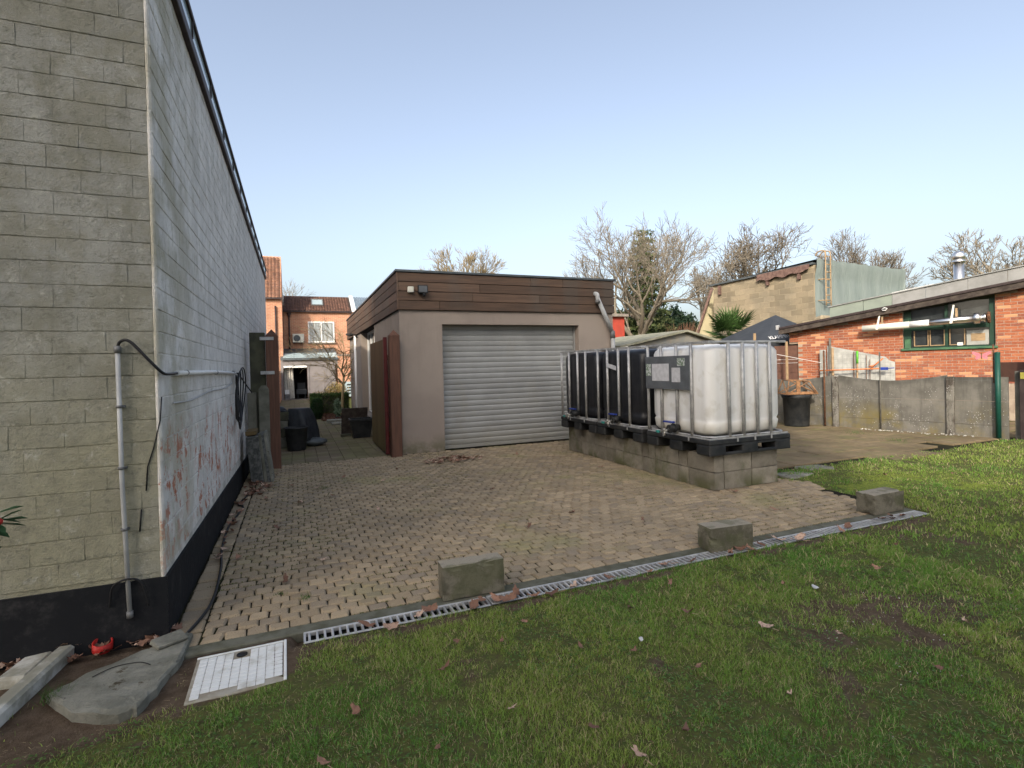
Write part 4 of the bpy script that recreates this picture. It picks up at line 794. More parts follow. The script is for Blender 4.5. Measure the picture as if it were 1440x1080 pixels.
MB().box(.02, 0, 0, 5, 8, 4.87).build('wall', Mt['farbrick'], H3); tile_roof(H3, .25, 5, -.12, 4.9, 1.75, 6.0, .15, .2, Mt['slateblue'])
MB().add([(.0, -.15, 4.85), (.22, -.15, 4.85), (.22, 1.75, 5.98), (0, 1.75, 5.98), (0, -.15, 4.93), (.22, -.15, 4.93), (.22, 1.75, 6.05), (0, 1.75, 6.05)], [(0, 1, 5, 4), (4, 5, 6, 7), (0, 4, 7, 3), (1, 2, 6, 5)]).build('verge', Mt['whitepvc'], H3)
# extension
X1 = empty('garden_extension', (0, 29.5, 0), 0, 'low grey extension with open doorway and glazed roof strips behind the walkway', 'extension')
w = MB(); w.box(-.72, 0, 0, -.6, .15, 2.05).box(.56, 0, 0, .64, .15, 2.05).box(-.6, 0, 1.78, .56, .15, 2.05).box(.64, 0, 1.78, 2.07, .15, 2.05).box(-.72, .15, 0, -.6, 2.45, 2.05).box(-.72, 0, 2.05, 2.07, .2, 2.12); w.build('wall', Mt['greyscreen'], X1)
MB().bbox(.64, .03, 0, 1.95, .08, 1.78, .004).box(.64, .015, .93, 1.95, .029, .96).build('sliding_panel', Mt['greyscreen'], X1)
MB().box(-.6, 1.8, 0, .56, 1.9, 1.78).box(-.6, .2, -.01, .56, 1.8, .004).box(.66, .2, 0, .7, 1.8, 1.78).build('interior', Mt['dark'], X1)
MB().box(-.6, .02, 1.66, .54, .06, 1.775).build('awning_rail', Mt['whitepvc'], X1)
MB().box(-.7, -.06, -.02, 2.0, -.001, .03).build('doorstep', Mt['sidinglight'], X1)
mb = MB()
for i in range(14):
    x = -.58 + i * .032; yy = .3 + .03 * math.sin(i * 1.9); x2 = x + .032; y2 = .3 + .03 * math.sin((i + 1) * 1.9); k = .45 if i > 8 else 0
    mb.add([(x, yy, .05), (x2 + k * .1, y2, .05), (x2, y2, 1.7), (x, yy, 1.7)], [(0, 1, 2, 3)])
mb.build('curtain', Mt['curtain'], X1)
rf = MB(); rf.add([(-.72, -.12, 2.13), (2.1, -.12, 2.13), (2.1, 2.49, 2.75), (-.72, 2.49, 2.75), (-.72, -.12, 2.05), (2.1, -.12, 2.05)], [(0, 1, 2, 3), (4, 5, 1, 0)]); rf.build('roof', Mt['zinc'], X1)
pn = MB().bbox(0, 0, 0, .52, .5, .03, .003).mesh('roof_pane', Mt['glasspale'])
sl_ = math.atan2(.62, 2.61)
for j in range(2):
    for i in range(5):
        o = bpy.data.objects.new('roof_pane', pn); COL.objects.link(o); o.parent = X1; o.rotation_euler = (sl_, 0, 0); o.location = (-.6 + i * .54, 0 + j * .62, 2.165 + j * .62 * .2375)
bx = MB(); bx.box(-.56, .12, .0, -.32, .29, .28); bx.build('storage_box', Mt['galvflat'], None, (0, 29.5, 0), label='grey box stack standing inside the extension doorway', cat='box')
MB().bbox(-.56, .12, .29, -.34, .29, .52, .004).build('storage_box', Mt['whitepvc'], None, (0, 29.5, 0), label='white box on top of the grey box inside the doorway', cat='box')
MB().bbox(0, .5, .25, .5, 1.1, .5, .01).bbox(.05, .55, 0, .1, .6, .25, .004).bbox(.4, .55, 0, .45, .6, .25, .004).bbox(.05, 1.0, .5, .45, 1.06, .85, .01).build('dark_chair', Mt['tent'], None, (0, 29.6, 0), label='dark blue-black chair inside the open doorway', cat='chair')
rw = empty('brick_garden_wall', (2.07, 29.5, 0), 0, 'sunlit brick wall joining the extension on its right', 'wall'); MB().box(0.002, 0, 0, 2.4, .25, 2.25).build('wall_body', Mt['farbrick'], rw); MB().bbox(-.02, -.03, 2.25, 2.42, .28, 2.31, .004).build('coping', Mt['sidinglight'], rw)
mbx = empty('meter_box', (2.28, 29.3, 0), 0, 'grey-white cabinet with dark vents at the foot of the sunlit brick wall', 'cabinet'); MB().bbox(0, 0, .05, .5, .18, .85, .01).build('casing', Mt['glasspale'], mbx)
for k in range(4): MB().box(.22, -.006, .2 + k * .15, .42, -.001, .27 + k * .15).build('vent', Mt['dark'], mbx)
lw = empty('boundary_wall', (0, 0, 0), 0, 'narrow boundary wall with white upper part seen past the left gate post', 'wall'); MB().box(-.95, 18, 0, -.72, 29.4, 1.5).build('lower_wall', Mt['farbrick'], lw); MB().box(-.93, 18, 1.5, -.74, 26.5, 2.3).build('upper_board', Mt['whitepvc'], lw)

# ------------------------------------------------------------------ block plinth under the tanks: dry-stacked blocks, each a thing
bnum = 0
def rblock(sx, sy, sz, seed, chip=.01):
    bm = bmesh.new(); bmesh.ops.create_cube(bm, size=1); bmesh.ops.subdivide_edges(bm, edges=bm.edges[:], cuts=5, use_grid_fill=True); q = random.Random(seed)
    for v in bm.verts:
        c = v.co.copy(); e = sum(abs(abs(t) - .5) < .01 for t in c); v.co = Vector((c.x * sx, c.y * sy, (c.z + .5) * sz)); n = Vector([0 if abs(abs(t) - .5) > .01 else (1 if t > 0 else -1) for t in c])
        v.co -= n * (q.uniform(0, .0025) + (q.uniform(.0005, .003) if e >= 2 else 0) + (q.uniform(.3, 1) * chip if e >= 2 and q.random() < .07 else 0))
    me = bpy.data.meshes.new('concrete_block'); bm.to_mesh(me); bm.free(); return me
def cblock(x0, y0, z0, x1, y1, z1, label, mat='block', rz=0):
    cx, cy, = (x0 + x1) / 2, (y0 + y1) / 2; j = random.uniform(-.006, .006)
    global bnum; bnum += 1; me = rblock(x1 - x0 - .003, y1 - y0 - .003, z1 - z0 - .001, bnum, .012 if mat == 'looseblock' else .007); me.materials.append(Mt[mat])
    o = bpy.data.objects.new('concrete_block', me); COL.objects.link(o); o.location = (cx + j, cy + j * .5, z0); o.rotation_euler = (0, 0, rz + j)
    return tag(o, label, 'concrete block', 'concrete blocks stacked under the tanks')
topc = [4.56, 5.0, 5.15, 5.60, 5.74, 5.89, 6.31, 6.76, 7.08, 7.50, 7.94]; botc = [4.56, 4.98, 5.15, 5.60, 5.75, 5.88, 6.32, 6.52, 6.76, 7.10, 7.52, 7.94]
ordn = ['first', 'second', 'third', 'fourth', 'fifth', 'sixth', 'seventh', 'eighth', 'ninth', 'tenth', 'eleventh', 'twelfth']
for nm, cuts, z0 in (('lower', botc, 0), ('upper', topc, .2)):
    for i, (a, b) in enumerate(zip(cuts, cuts[1:])):
        d = .145 if i == 0 else random.choice((.19, .2))
        cblock(4.28, a, z0, 4.28 + d, b, z0 + .2, '%s block from near corner in the %s plinth course facing the yard' % (ordn[i], nm))
    for i, (a, b) in enumerate([(4.43, 4.84), (4.845, 5.25)]):
        cblock(a, 4.565, z0, b, 4.75, z0 + .2, '%s block of the %s course on the narrow end below white tank' % (['inner', 'outermost'][i], nm))
    for i in range(8): cblock(5.06, 4.76 + i * .4, z0, 5.25, 5.155 + i * .4, z0 + .2, '%s block from lawn end in the %s course at the plinth back' % (ordn[i], nm))
for (x0, y0, x1, y1, h, rz, la) in [(.805, 3.165, 1.215, 3.30, .215, -.03, 'dark mossy loose block standing left by the drain, nearest the camera'), (2.855, 3.07, 3.25, 3.24, .19, -.10, 'loose concrete block by the drain in the middle of the paving edge'), (4.845, 3.175, 5.27, 3.36, .19, .0, 'loose concrete block at the right end of the drain beside the moss')]:
    o = cblock(x0, y0, .002, x1, y1, h, la, 'looseblock', rz); o['group'] = 'loose blocks along the drain'

# ------------------------------------------------------------------ IBC tanks
def rrect(hx, hy, r, n=8):
    P = []
    for cx, cy, a0 in ((hx - r, -hy + r, -90), (hx - r, hy - r, 0), (-hx + r, hy - r, 90), (-hx + r, -hy + r, 180)):
        for k in range(n + 1): a = R(a0 + 90 * k / n); P.append((cx + r * math.cos(a), cy + r * math.sin(a)))
    out = []
    for i in range(len(P)):
        a, b = Vector(P[i]), Vector(P[(i + 1) % len(P)]); m = 14 if (b - a).length > .3 else 1
        out += [tuple(a.lerp(b, k / m)) for k in range(m)]
    return out
def ibc(y0, tank_mat, label, plate):
    D, Wd = 1.13, 1.10      # depth in x, width in y ; origin: front near corner of the cage on the pallet underside
    r = empty('water_tank', (4.18, y0, .405), 0, label, 'water tank', 'tanks in metal cages on the block plinth')
    p = MB(); pz = .175                                          # pallet
    p.bbox(-.03, -.02, .12, D + .06, Wd - .02 + .02, pz, .01)
    for fx in (-.03, D / 2 - .12, D - .18):
        for fy in (-.02, Wd / 2 - .11, Wd - .22): p.bbox(fx, fy, 0.0, fx + .24, fy + .22, .119, .015)
    p.bbox(-.03, -.018, 0.0, D + .06, .02, .032, .006).bbox(-.03, -.018, .098, D + .06, .016, .1195, .004)
    for a in (.43, .0): pass
    p.build('pallet', Mt['plastic_black'], r)
    t = MB(); z0_, z1_ = .20, 1.235; hx, hy = D / 2 - .012, Wd / 2 - .03; lev = [(0, .10), (.015, .045), (.05, .012), (.14, .0), (.16, .014), (.2, .0), (.55, 0), (.8, .0), (.92, .004), (.955, .02), (.98, .05), (.995, .10), (1, .16)]
    rings = []
    for tt, ins in lev:
        rr = .125; P = rrect(hx - ins, hy - ins, max(.05, rr - ins * .3), 8)
        k_ = .010 if .1 < tt < .93 else 0; Q_ = []
        for x, y in P: g_ = 1 - k_ * 2 * (max(0, math.sin(x * 30)) if abs(y) > hy - .03 else max(0, math.sin(y * 30 + 1)) if abs(x) > hx - .03 else 0); Q_.append((x * g_, y * g_))
        rings.append([(D / 2 + x, Wd / 2 - .01 + y, z0_ + tt * (z1_ - z0_)) for x, y in Q_])
    n = len(rings[0]); vs = [v for rg in rings for v in rg]; fs = [(i * n + k, i * n + (k + 1) % n, (i + 1) * n + (k + 1) % n, (i + 1) * n + k) for i in range(len(rings) - 1) for k in range(n)]; fs.append(tuple(range((len(rings) - 1) * n, len(rings) * n)))
    t.add(vs, fs, True).tube([(D / 2, Wd / 2, z1_ - .01), (D / 2, Wd / 2, z1_ + .02)], .09, 16).build('tank', tank_mat, r)
    # ribs moulded on the faces: shallow vertical swellings
    rb = MB()
    bx = MB()
    for z, rr in ((1.255, .013), (.205, .012)):
        P = [(D / 2 + x, Wd / 2 - .01 + y, z) for x, y in rrect(D / 2 + .006, Wd / 2 - .005, .12, 5)]; MB().tube(P + [P[0]], rr, 8, False).build('cage_rim', Mt['galv'], r)
    P = [(D / 2 + x, Wd / 2 - .01 + y, 1.262) for x, y in rrect(D / 2 + .012, Wd / 2 - .002, .1, 5)]
    fl_ = MB(); fl_.box(-.015, -.012, 1.245, D + .02, .012, 1.272).box(-.018, .0125, 1.246, .004, Wd - .02, 1.271).build('top_flange', Mt['galv'], r)
    fl2 = MB(); fl2.bbox(-.02, -.014, .176, D + .03, .01, .194, .003).bbox(-.025, .0105, .177, .0, Wd - .02, .193, .003).build('bottom_flange', Mt['galv'], r)
    bw = MB(); bw.tube([(0, 0, .2), (0, 0, 1.25)], .019, 8); bm = bw.mesh('cage_bar', Mt['galv'])
    yb = [.27, .52, .80, 1.06]
    for k, yy in enumerate(yb):
        o = bpy.data.objects.new('cage_bar', bm); COL.objects.link(o); o.parent = r; o.location = (-.012, yy, 0)
    for xx in (.27, .48, .69, .89): 
        o = bpy.data.objects.new('cage_bar', bm); COL.objects.link(o); o.parent = r; o.location = (xx, -.008, 0); o.scale = (1.15, .8, 1)
        o = bpy.data.objects.new('cage_bar', bm); COL.objects.link(o); o.parent = r; o.location = (xx, Wd - .022, 0); o.scale = (1.15, .8, 1)
    for yy in yb:
        o = bpy.data.objects.new('cage_bar', bm); COL.objects.link(o); o.parent = r; o.location = (D + .012, yy, 0)
    for yy in (.3, .75): MB().box(-.035, yy, .14, -.031, yy + .02, .2).build('fixing_clip', Mt['galv'], r)
    for xx in (.36, .62, .87): MB().box(xx, -.027, .14, xx + .02, -.0205, .2).build('fixing_clip', Mt['galv'], r)
    # outlet valve
    v = MB(); vy = .52; v.tube([(-.0, vy, .275), (-.12, vy, .262)], .04, 12).tube([(-.06, vy, .27), (-.075, vy, .268)], .055, 12).tube([(-.115, vy, .262), (-.14, vy, .26)], .05, 12); v.build('valve', Mt['plastic_black'], r)
    MB().bbox(-.10, vy - .005, .325, -.05, vy + .16, .345, .005).build('valve_handle', Mt['blue'], r)
    MB().tube([(-.14, vy, .26), (-.19, vy + .01, .24), (-.21, vy + .06, .23)], .013, 8).tube([(-.19, vy + .01, .24), (-.20, vy + .01, .19)], .012, 8).lathe([(0, 0), (.018, 0), (.018, .02), (0, .02)], 10, (-.20, vy + .01, .25)).build('tap', Mt['brass'], r)
    MB().tube([(-.21, vy + .09, .225), (-.21, vy + .14, .225)], .016, 8).build('tap_connector', Mt['teal'], r)
    if plate:
        pt = MB().bbox(-.04, .265, .72, -.027, 1.075, 1.12, .003).build('label_plate', Mt['platelabel'], r)
        MB().box(-.042, .62, .82, -.0405, .94, 1.03).build('label_sheet', Mt['paper'], pt); MB().box(-.042, .42, .81, -.0405, .57, .98).build('label_sheet', Mt['paper'], pt)
        MB().box(-.042, .34, 1.0, -.0405, .47, 1.09).build('sticker', Mt['paper_green'], pt); MB().box(-.042, .96, .88, -.0405, 1.06, 1.03).build('sticker', Mt['paper_green'], pt)
    return r
t1 = ibc(4.50, Mt['ibc_white'], 'nearest tank, translucent white in a galvanised cage with a grey label plate', True)
t2 = ibc(5.71, Mt['ibc_black'], 'middle tank, black in a galvanised cage with a slanted white strip', False)
MB().add([(-.028, .55, .95), (-.028, .80, 1.0), (-.028, .80, 1.06), (-.028, .55, 1.01), (-.031, .55, .95), (-.031, .80, 1.0), (-.031, .80, 1.06), (-.031, .55, 1.01)], [(4, 7, 6, 5), (0, 1, 2, 3), (0, 4, 5, 1), (2, 6, 7, 3)]).build('sticker', Mt['paper'], t2)
t3 = ibc(6.86, Mt['ibc_black'], 'furthest tank, black in a galvanised cage next to the roller door', False)

# ------------------------------------------------------------------ right hand: concrete fence
FA = Vector((11.10, 5.86, 0)); fdir = Vector((-.69, 2.70, 0)).normalized(); FTH = math.atan2(fdir.y, fdir.x) + math.pi   # local x runs towards the camera
fe = empty('concrete_fence', tuple(FA + fdir * 5.8), FTH, 'weathered panel fence of mossy concrete slabs between notched posts along the right side', 'fence')
def fpanel(x0, x1, z0, z1, wave):
    n = 12; vs = []; 
    for k in range(n + 1):
        t = k / n; x = lerp(x0, x1, t); zt = z1 + (wave * (-.055 + .11 * (abs(t - .5) * 2) ** 1.6) if wave else 0)
        vs += [(x, 0, z0), (x, 0, zt), (x, .045, z0), (x, .045, zt)]
    fs = [(0, 1, 3, 2), (4 * n, 4 * n + 2, 4 * n + 3, 4 * n + 1)]
    for k in range(n): b = 4 * k; fs += [(b, b + 4, b + 5, b + 1), (b + 1, b + 5, b + 7, b + 3), (b + 2, b + 3, b + 7, b + 6)]
    MB().add(vs, fs).build('panel', Mt['panel'], fe)
px = [5.8 - 1.91 * 3, 5.8 - 1.91 * 2, 5.8 - 1.91 - .02, 5.8, 5.8 + .78]
for a, b in zip(px, px[1:]):
    for z0, z1, wv in ((-.1, .20, 0), (.206, .62, 0), (.626, 1.03, 1 if b < 6 else 0)):
        fpanel(a + .055, b - .055 if b < 6 else b, z0, z1 + (.02 if b > 6 and z1 > 1 else 0), wv)
for a in px[:-1]: MB().bbox(a - .06, -.05, -.1, a + .053, .08, 1.06, .006).build('post', Mt['panelpost'], fe)
def fl(s, d=0): p = FA + fdir * s; q = Vector((fdir.y, -fdir.x, 0)) * (-d); return p + q    # s along fence away from camera, d towards the terrace
def fpole(name, s, z0, z1, r, mat, label, cat, d=.04, n=8):
    p = fl(s, d); return tag(MB().tube([(p.x, p.y, z0), (p.x, p.y, z1)], r, n).build(name, Mt[mat]), label, cat)
fpole('thin_rod', 2.12, 0, 1.62, .018, 'rust', 'rusty brown rod standing against the left fence post', 'rod', .09)
fpole('thin_rod', 1.10, 0, 1.55, .013, 'greywood', 'thin pale rod standing against the middle of the fence', 'rod', .05)
gpst = empty('fence_post', tuple(fl(-.66, .07)), FTH, 'dark green round steel fence post at the end of the concrete fence', 'post')
MB().tube([(0, 0, 0), (0, 0, 1.46)], .038, 14).build('shaft', Mt['postgreen'], gpst); MB().lathe([(.042, 0), (.04, .02), (.0, .03)], 14, (0, 0, 1.46)).build('cap', Mt['postgreen'], gpst)
pp = fl(-.60, .02); tag(MB().tube([(pp.x, pp.y, .95), (pp.x, pp.y, 1.62)], .012, 7).build('thin_rod', Mt['rust']), 'short rusty rod sticking up just left of the green fence post', 'rod')
bp = empty('wooden_post', (11.40, 4.90, 0), FTH, 'thick dark brown square post with a yellow plate at the right edge', 'post')
MB().bbox(-.085, -.06, -.05, .085, .06, 1.17, .006).build('shaft', Mt['darktrim'], bp); MB().bbox(-.07, -.072, 1.02, .07, -.0605, 1.13, .002).build('plate', simple('yellow_green_plate', (.30, .27, .05), None, 8, .7), bp)
tag(MB().bbox(-.03, -.03, -.05, .04, .05, 1.15, .006).build('concrete_post', Mt['panel'], None, (11.43, 5.04, 0), (0, 0, FTH)), 'thin concrete post squeezed between the green post and the brown post', 'post')
tag(MB().tube([(11.62, 4.94, 0), (11.62, 4.94, 1.63)], .045, 14).lathe([(.05, 0), (.05, .03), (0, .04)], 14, (11.62, 4.94, 1.62)).build('grey_tube', Mt['greypvc']), 'blue-grey tube rising behind the brown post', 'pipe')
# wire mesh fence above the concrete panels, strung between the rods and the green post
wmesh = empty('wire_mesh', (0, 0, 0), 0, 'fine wire mesh stretched above the concrete fence', 'wire mesh'); mb = MB()
for k in range(7):
    z = 1.0 + k * .085; P = [fl(s, .09) for s in np.linspace(2.1, -.62, 10)]; mb.tube([(p.x, p.y, z + .012 * math.sin(i * 1.3 + k)) for i, p in enumerate(P)], .0016, 3, False)
for s in np.arange(2.1, -.6, -.085): p = fl(s, .09); mb.tube([(p.x, p.y, .96), (p.x + .003, p.y, 1.51)], .0014, 3, False)
mb.build('wires', Mt['galvflat'], wmesh)
bf = empty('butterfly_ornament', tuple(fl(-.46, .1)), FTH, 'pink butterfly ornament fixed to the mesh by the green post', 'ornament'); bf.location.z = 1.42
pink = simple('pink_plastic', (.60, .22, .25), (.5, .16, .2), 30, .6, bump=0)
for sgn in (-1, 1):
    MB().prism([(0, 0), (sgn * .03, .05), (sgn * .12, .09), (sgn * .13, .05), (sgn * .07, .0), (sgn * .09, -.03), (sgn * .07, -.06), (sgn * .02, -.04)][::sgn], 0, .006, M=Matrix.Rotation(R(90), 4, 'X')).build('wing', pink, bf)
MB().tube([(0, -.004, -.05), (0, -.004, .06)], .007, 6).build('body', Mt['rust'], bf)

# bin with rusty frame on top
bn = empty('dust_bin', (10.08, 8.25, 0), 0, 'round black plastic bin standing against the left end of the fence', 'bin')
MB().lathe([(0, 0), (.24, 0), (.245, .02), (.27, .60), (.29, .61), (.29, .64), (.26, .64), (.235, .05), (0, .04)], 24).build('body', Mt['plastic_black'], bn)
MB().lathe([(.30, .64), (.302, .665), (.29, .68), (0, .70)], 24).build('lid', Mt['plastic_black'], bn)
mb = MB(); c = [(-.32, -.2, 0), (.34, -.22, 0), (.36, .2, 0), (-.3, .22, 0), (-.24, -.14, .30), (.2, -.15, .27), (.22, .14, .28), (-.22, .15, .30)]
for a, b in ((0,1),(1,2),(2,3),(3,0),(4,5),(5,6),(6,7),(7,4),(0,4),(1,5),(2,6),(3,7),(0,5),(1,4),(1,6),(3,6),(0,7)): mb.tube([c[a], c[b]], .013, 5)
mb.bbox(-.31, -.2, .0, .33, -.17, .05, .004).bbox(-.1, -.19, .0, -.02, -.16, .28, .004)
tag(mb.build('rusty_frame', Mt['rusty_orange'], None, (10.05, 8.22, .70), (0, 0, -.35)), 'rusty open lattice frame balanced on the lid of the black bin', 'frame')

# ------------------------------------------------------------------ brick workshop
WA = Vector((12.8, 10.3, 0)); WTH = math.atan2(-.9316, .3635)
ws = empty('brick_workshop', (0, 0, 0), 0, 'sunlit orange brick workshop with a green window behind the concrete fence', 'workshop')
Mw = Matrix.Translation(WA) @ Matrix.Rotation(WTH, 4, 'Z')
def wob(mb, name, mat, parent=ws, **kw):
    o = mb.build(name, mat, parent, **kw); o.location = WA; o.rotation_euler = (0, 0, WTH); return o
topf = lambda s: 2.20 + .141 * (s + .3) - .03
wl_ = MB(); LE = 6.4
def wq(x0, x1, z0, zt=None, y0=0.0, y1=.25):
    a = topf(x0) if zt is None else zt; b = topf(x1) if zt is None else zt
    wl_.add([(x0, y0, z0), (x1, y0, z0), (x1, y0, b), (x0, y0, a), (x0, y1, z0), (x1, y1, z0), (x1, y1, b), (x0, y1, a)], [(0, 1, 2, 3), (1, 5, 6, 2), (4, 7, 6, 5), (0, 3, 7, 4), (3, 2, 6, 7)])
wq(-.07, 2.28, 0, None); wq(2.28, 3.93, 0, 1.60); wq(3.93, 4.62, 0, None); wq(5.5, LE, 0, None)
wl_.box(-.07, .25, 0, .2, 5, 2.1)
wob(wl_, 'wall', Mt['mortar'])
wob(MB().box(-.3, .02, 1.87, -.07, .24, 2.2), 'wall_return', Mt['mortar'])
brick_field(ws, Mw @ Vector((-.29, 0, 0)), WTH, LE + .29, .80, 3.0, .218, .0655, Mt['brick'], n_ind=300, proud=.005, joint=.010, jit=.004, thick=.01, bev=.003,
    clip=[(2.57, 4.22, 1.59), (4.91, 5.79, 0)], keep=lambda x, z: (x - .29 > -.05 or z > 1.9) , top=lambda x: topf(x - .29), key=lambda p: abs((Mw.inverted() @ p).x - 3.2) + (3 if (Mw.inverted() @ p).x > 4.4 else 0) + abs(p.z - 1.7))
def sbox(s0, s1, dz0, dz1, y0, y1, name, mat, parent=ws):
    a0 = topf(s0) + .03; a1 = topf(s1) + .03
    mb = MB().add([(s0, y0, a0 + dz0), (s1, y0, a1 + dz0), (s1, y1, a1 + dz0), (s0, y1, a0 + dz0), (s0, y0, a0 + dz1), (s1, y0, a1 + dz1), (s1, y1, a1 + dz1), (s0, y1, a0 + dz1)], [(0,3,2,1),(4,5,6,7),(0,1,5,4),(1,2,6,5),(2,3,7,6),(3,0,4,7)])
    return wob(mb, name, mat, parent)
sbox(-.48, LE, -.03, .10, -.26, -.03, 'eaves_board', Mt['darkwood']); sbox(-.5, LE, .101, .155, -.29, .05, 'gutter_edge', Mt['darktrim'])
sbox(-.48, LE, -.02, .1, -.029, 5.0, 'roof', Mt['bitumen'])
cut = [.75, 1.5, 2.1, 2.75, 3.5, 4.15, 5.2, LE]
for i, (a, b) in enumerate(zip(cut, cut[1:])): sbox(a + .004, b - .004, .156, .43, -.14 + .004 * (i % 2), -.10, 'flashing_panel', Mt['flash_green'] if i < 2 else Mt['flash'])
sbox(.72, LE, .431, .455, -.17, 0, 'flashing_cap', Mt['flash'])
sbox(2.1, 2.9, .456, .466, -.15, -.05, 'white_strip', Mt['whitepvc'])
wob(MB().bbox(-.54, -.3, 2.27, -.46, -.18, 2.40, .006), 'gutter_end', Mt['galv'])
mb = MB().tube([(1.92, -.31, 2.60), (1.97, -.31, 2.64), (2.03, -.31, 2.62), (2.0, -.31, 2.58), (1.93, -.31, 2.58)], .012, 6); wob(mb, 'wire_bundle', Mt['whitepvc'])
# window
win = empty('window', tuple(WA), WTH, parent=ws)
def wb(mb, name, mat, **kw): return mb.build(name, Mt[mat], win, **kw)
f = MB(); f.bbox(2.285, .05, 1.66, 2.43, .15, 2.52, .005).bbox(3.83, .05, 1.66, 3.925, .15, 2.7, .005).bbox(2.431, .05, 1.60, 3.829, .15, 1.665, .005).bbox(3.06, .04, 1.666, 3.12, .15, 2.62, .005).box(2.43, .06, 2.06, 3.059, .13, 2.16).box(3.121, .06, 2.06, 3.829, .13, 2.16)
wb(f, 'frame', 'greenpaint_dark'); wb(MB().bbox(2.24, -.05, 1.585, 3.97, .08, 1.635, .006), 'sill', 'greenpaint'); wb(MB().bbox(2.30, .03, 1.64, 2.42, .048, 1.86, .004), 'green_board', 'greenpaint')
for a, b in ((2.5, 2.74), (2.80, 3.04), (3.16, 3.40)):
    fr = MB(); fr.bbox(a - .02, .045, 1.68, a, .075, 2.05, .003).bbox(b, .045, 1.68, b + .02, .075, 2.05, .003).bbox(a, .045, 1.68, b, .075, 1.70, .003); wb(fr, 'sash', 'palewood')
wb(MB().box(2.43, .1, 1.665, 3.06, .11, 2.06).box(3.12, .1, 1.665, 3.83, .11, 2.06).box(2.43, .1, 2.16, 3.06, .11, 2.6).box(3.12, .1, 2.16, 3.83, .11, 2.68), 'pane', 'glass')
wb(MB().bbox(3.44, .06, 1.67, 3.82, .09, 2.0, .004), 'blanking_sheet', 'sheet'); wb(MB().box(3.52, .055, 1.76, 3.76, .059, 1.93), 'cardboard', 'palewood'); wb(MB().bbox(3.28, .03, 1.668, 3.38, .06, 1.74, .003), 'white_box', 'whitepvc')
wob(MB().box(4.62, .2, 0, 5.5, .24, 2.1), 'dark_doorway', Mt['dark'])
wob(MB().bbox(4.62, -.02, 1.6, 5.5, .05, 1.66, .004), 'door_lintel', Mt['galvflat'])
# flue pipe
fp = empty('flue_pipe', tuple(WA), WTH, 'long horizontal flue pipe, cream then shiny steel, hung across the workshop window', 'flue pipe')
yy = -.24
MB().tube([(1.50, yy, 2.165), (2.45, yy, 2.20)], .078, 16).build('cream_section', Mt['creampipe'], fp); MB().tube([(2.451, yy, 2.20), (2.83, yy, 2.215)], .075, 16).build('cream_section', Mt['whitepvc'], fp)
MB().tube([(2.82, yy, 2.214), (3.62, yy, 2.25)], .076, 18).tube([(3.60, yy, 2.25), (3.70, yy, 2.252)], .12, 20).tube([(3.70, yy, 2.252), (3.82, yy, 2.255)], .075, 18).tube([(3.77, yy, 2.255), (3.80, yy, 2.255)], .10, 18).build('steel_section', Mt['chrome'], fp)
MB().tube([(3.82, yy, 2.255), (3.87, yy, 2.256)], .125, 20).build('end_cowl', Mt['rust'], fp)
for s in (1.82, 3.22):
    MB().add([(s - .03, yy - .085, 2.12 + (s - 1.8) * .035), (s + .02, yy - .085, 2.12 + (s - 1.8) * .035), (s + .05, -.2, 2.50 + (s - 1.8) * .06), (s + .02, -.2, 2.5 + (s - 1.8) * .06), (s - .03, yy - .095, 2.12 + (s - 1.8) * .035), (s + .02, yy - .095, 2.12 + (s - 1.8) * .035), (s + .05, -.21, 2.5 + (s - 1.8) * .06), (s + .02, -.21, 2.5 + (s - 1.8) * .06)], [(4, 5, 6, 7), (0, 3, 2, 1), (0, 4, 7, 3), (1, 2, 6, 5), (0, 1, 5, 4)]).build('hanger', Mt['creampipe'], fp)
    MB().box(s + .06, -.19, 2.24 + (s - 1.8) * .035, s + .10, -.18, 2.44 + (s - 1.8) * .05).build('hanger', Mt['palewood'], fp)
# chimney pipe on workshop
ch = empty('chimney_pipe', (18.7, 9.6, 0), 0, 'shiny steel chimney with round cowl above the workshop roof', 'chimney'); MB().tube([(0, 0, 2.0), (0, 0, 4.28)], .13, 18).build('flue', Mt['chrome'], ch)
MB().lathe([(0, -.17), (.1, -.15), (.165, -.06), (.17, 0), (.165, .06), (.1, .15), (0, .17)], 18, (0, 0, 4.44)).build('cowl', Mt['chrome'], ch); MB().tube([(0, 0, 4.25), (0, 0, 4.32)], .16, 18).build('collar', Mt['chrome'], ch)
# things leaning on the workshop wall
def onwall(name, mb, mat, label, cat, y=-.06): o = mb.build(name, mat, None, label=label, cat=cat); o.location = WA; o.rotation_euler = (0, 0, WTH); return o
sh = MB(); n = 24; vs = []; tl_ = lambda x: 1.72 - (x - .9) * .26
for k in range(n + 1):
    x = lerp(.66, 2.12, k / n); y = -.10 + .012 * math.sin(x * 60); zt = tl_(x) if x < 1.95 else 1.39 - (x - 1.95) * .4; vs += [(x, y, .2), (x, y + .02, zt), (x, y + .008, .2), (x, y + .028, zt)]
fs = []
for k in range(n): b = 4 * k; fs += [(b, b + 4, b + 5, b + 1), (b + 1, b + 5, b + 7, b + 3), (b + 2, b + 3, b + 7, b + 6)]
onwall('corrugated_sheet', sh.add(vs, fs, True), Mt['sheet'], 'grey corrugated fibre sheet with sloping top leaning against the workshop wall', 'sheet')
onwall('concrete_plank', MB().bbox(.50, -.16, .2, .64, -.12, 1.68, .006), Mt['sheet'], 'pale grey narrow plank leaning left of the corrugated sheet', 'plank')
onwall('wooden_pole', MB().tube([(.74, -.2, .1), (.74, -.12, 1.98)], .028, 8), Mt['greywood'], 'tall grey wooden pole against the workshop wall', 'pole')
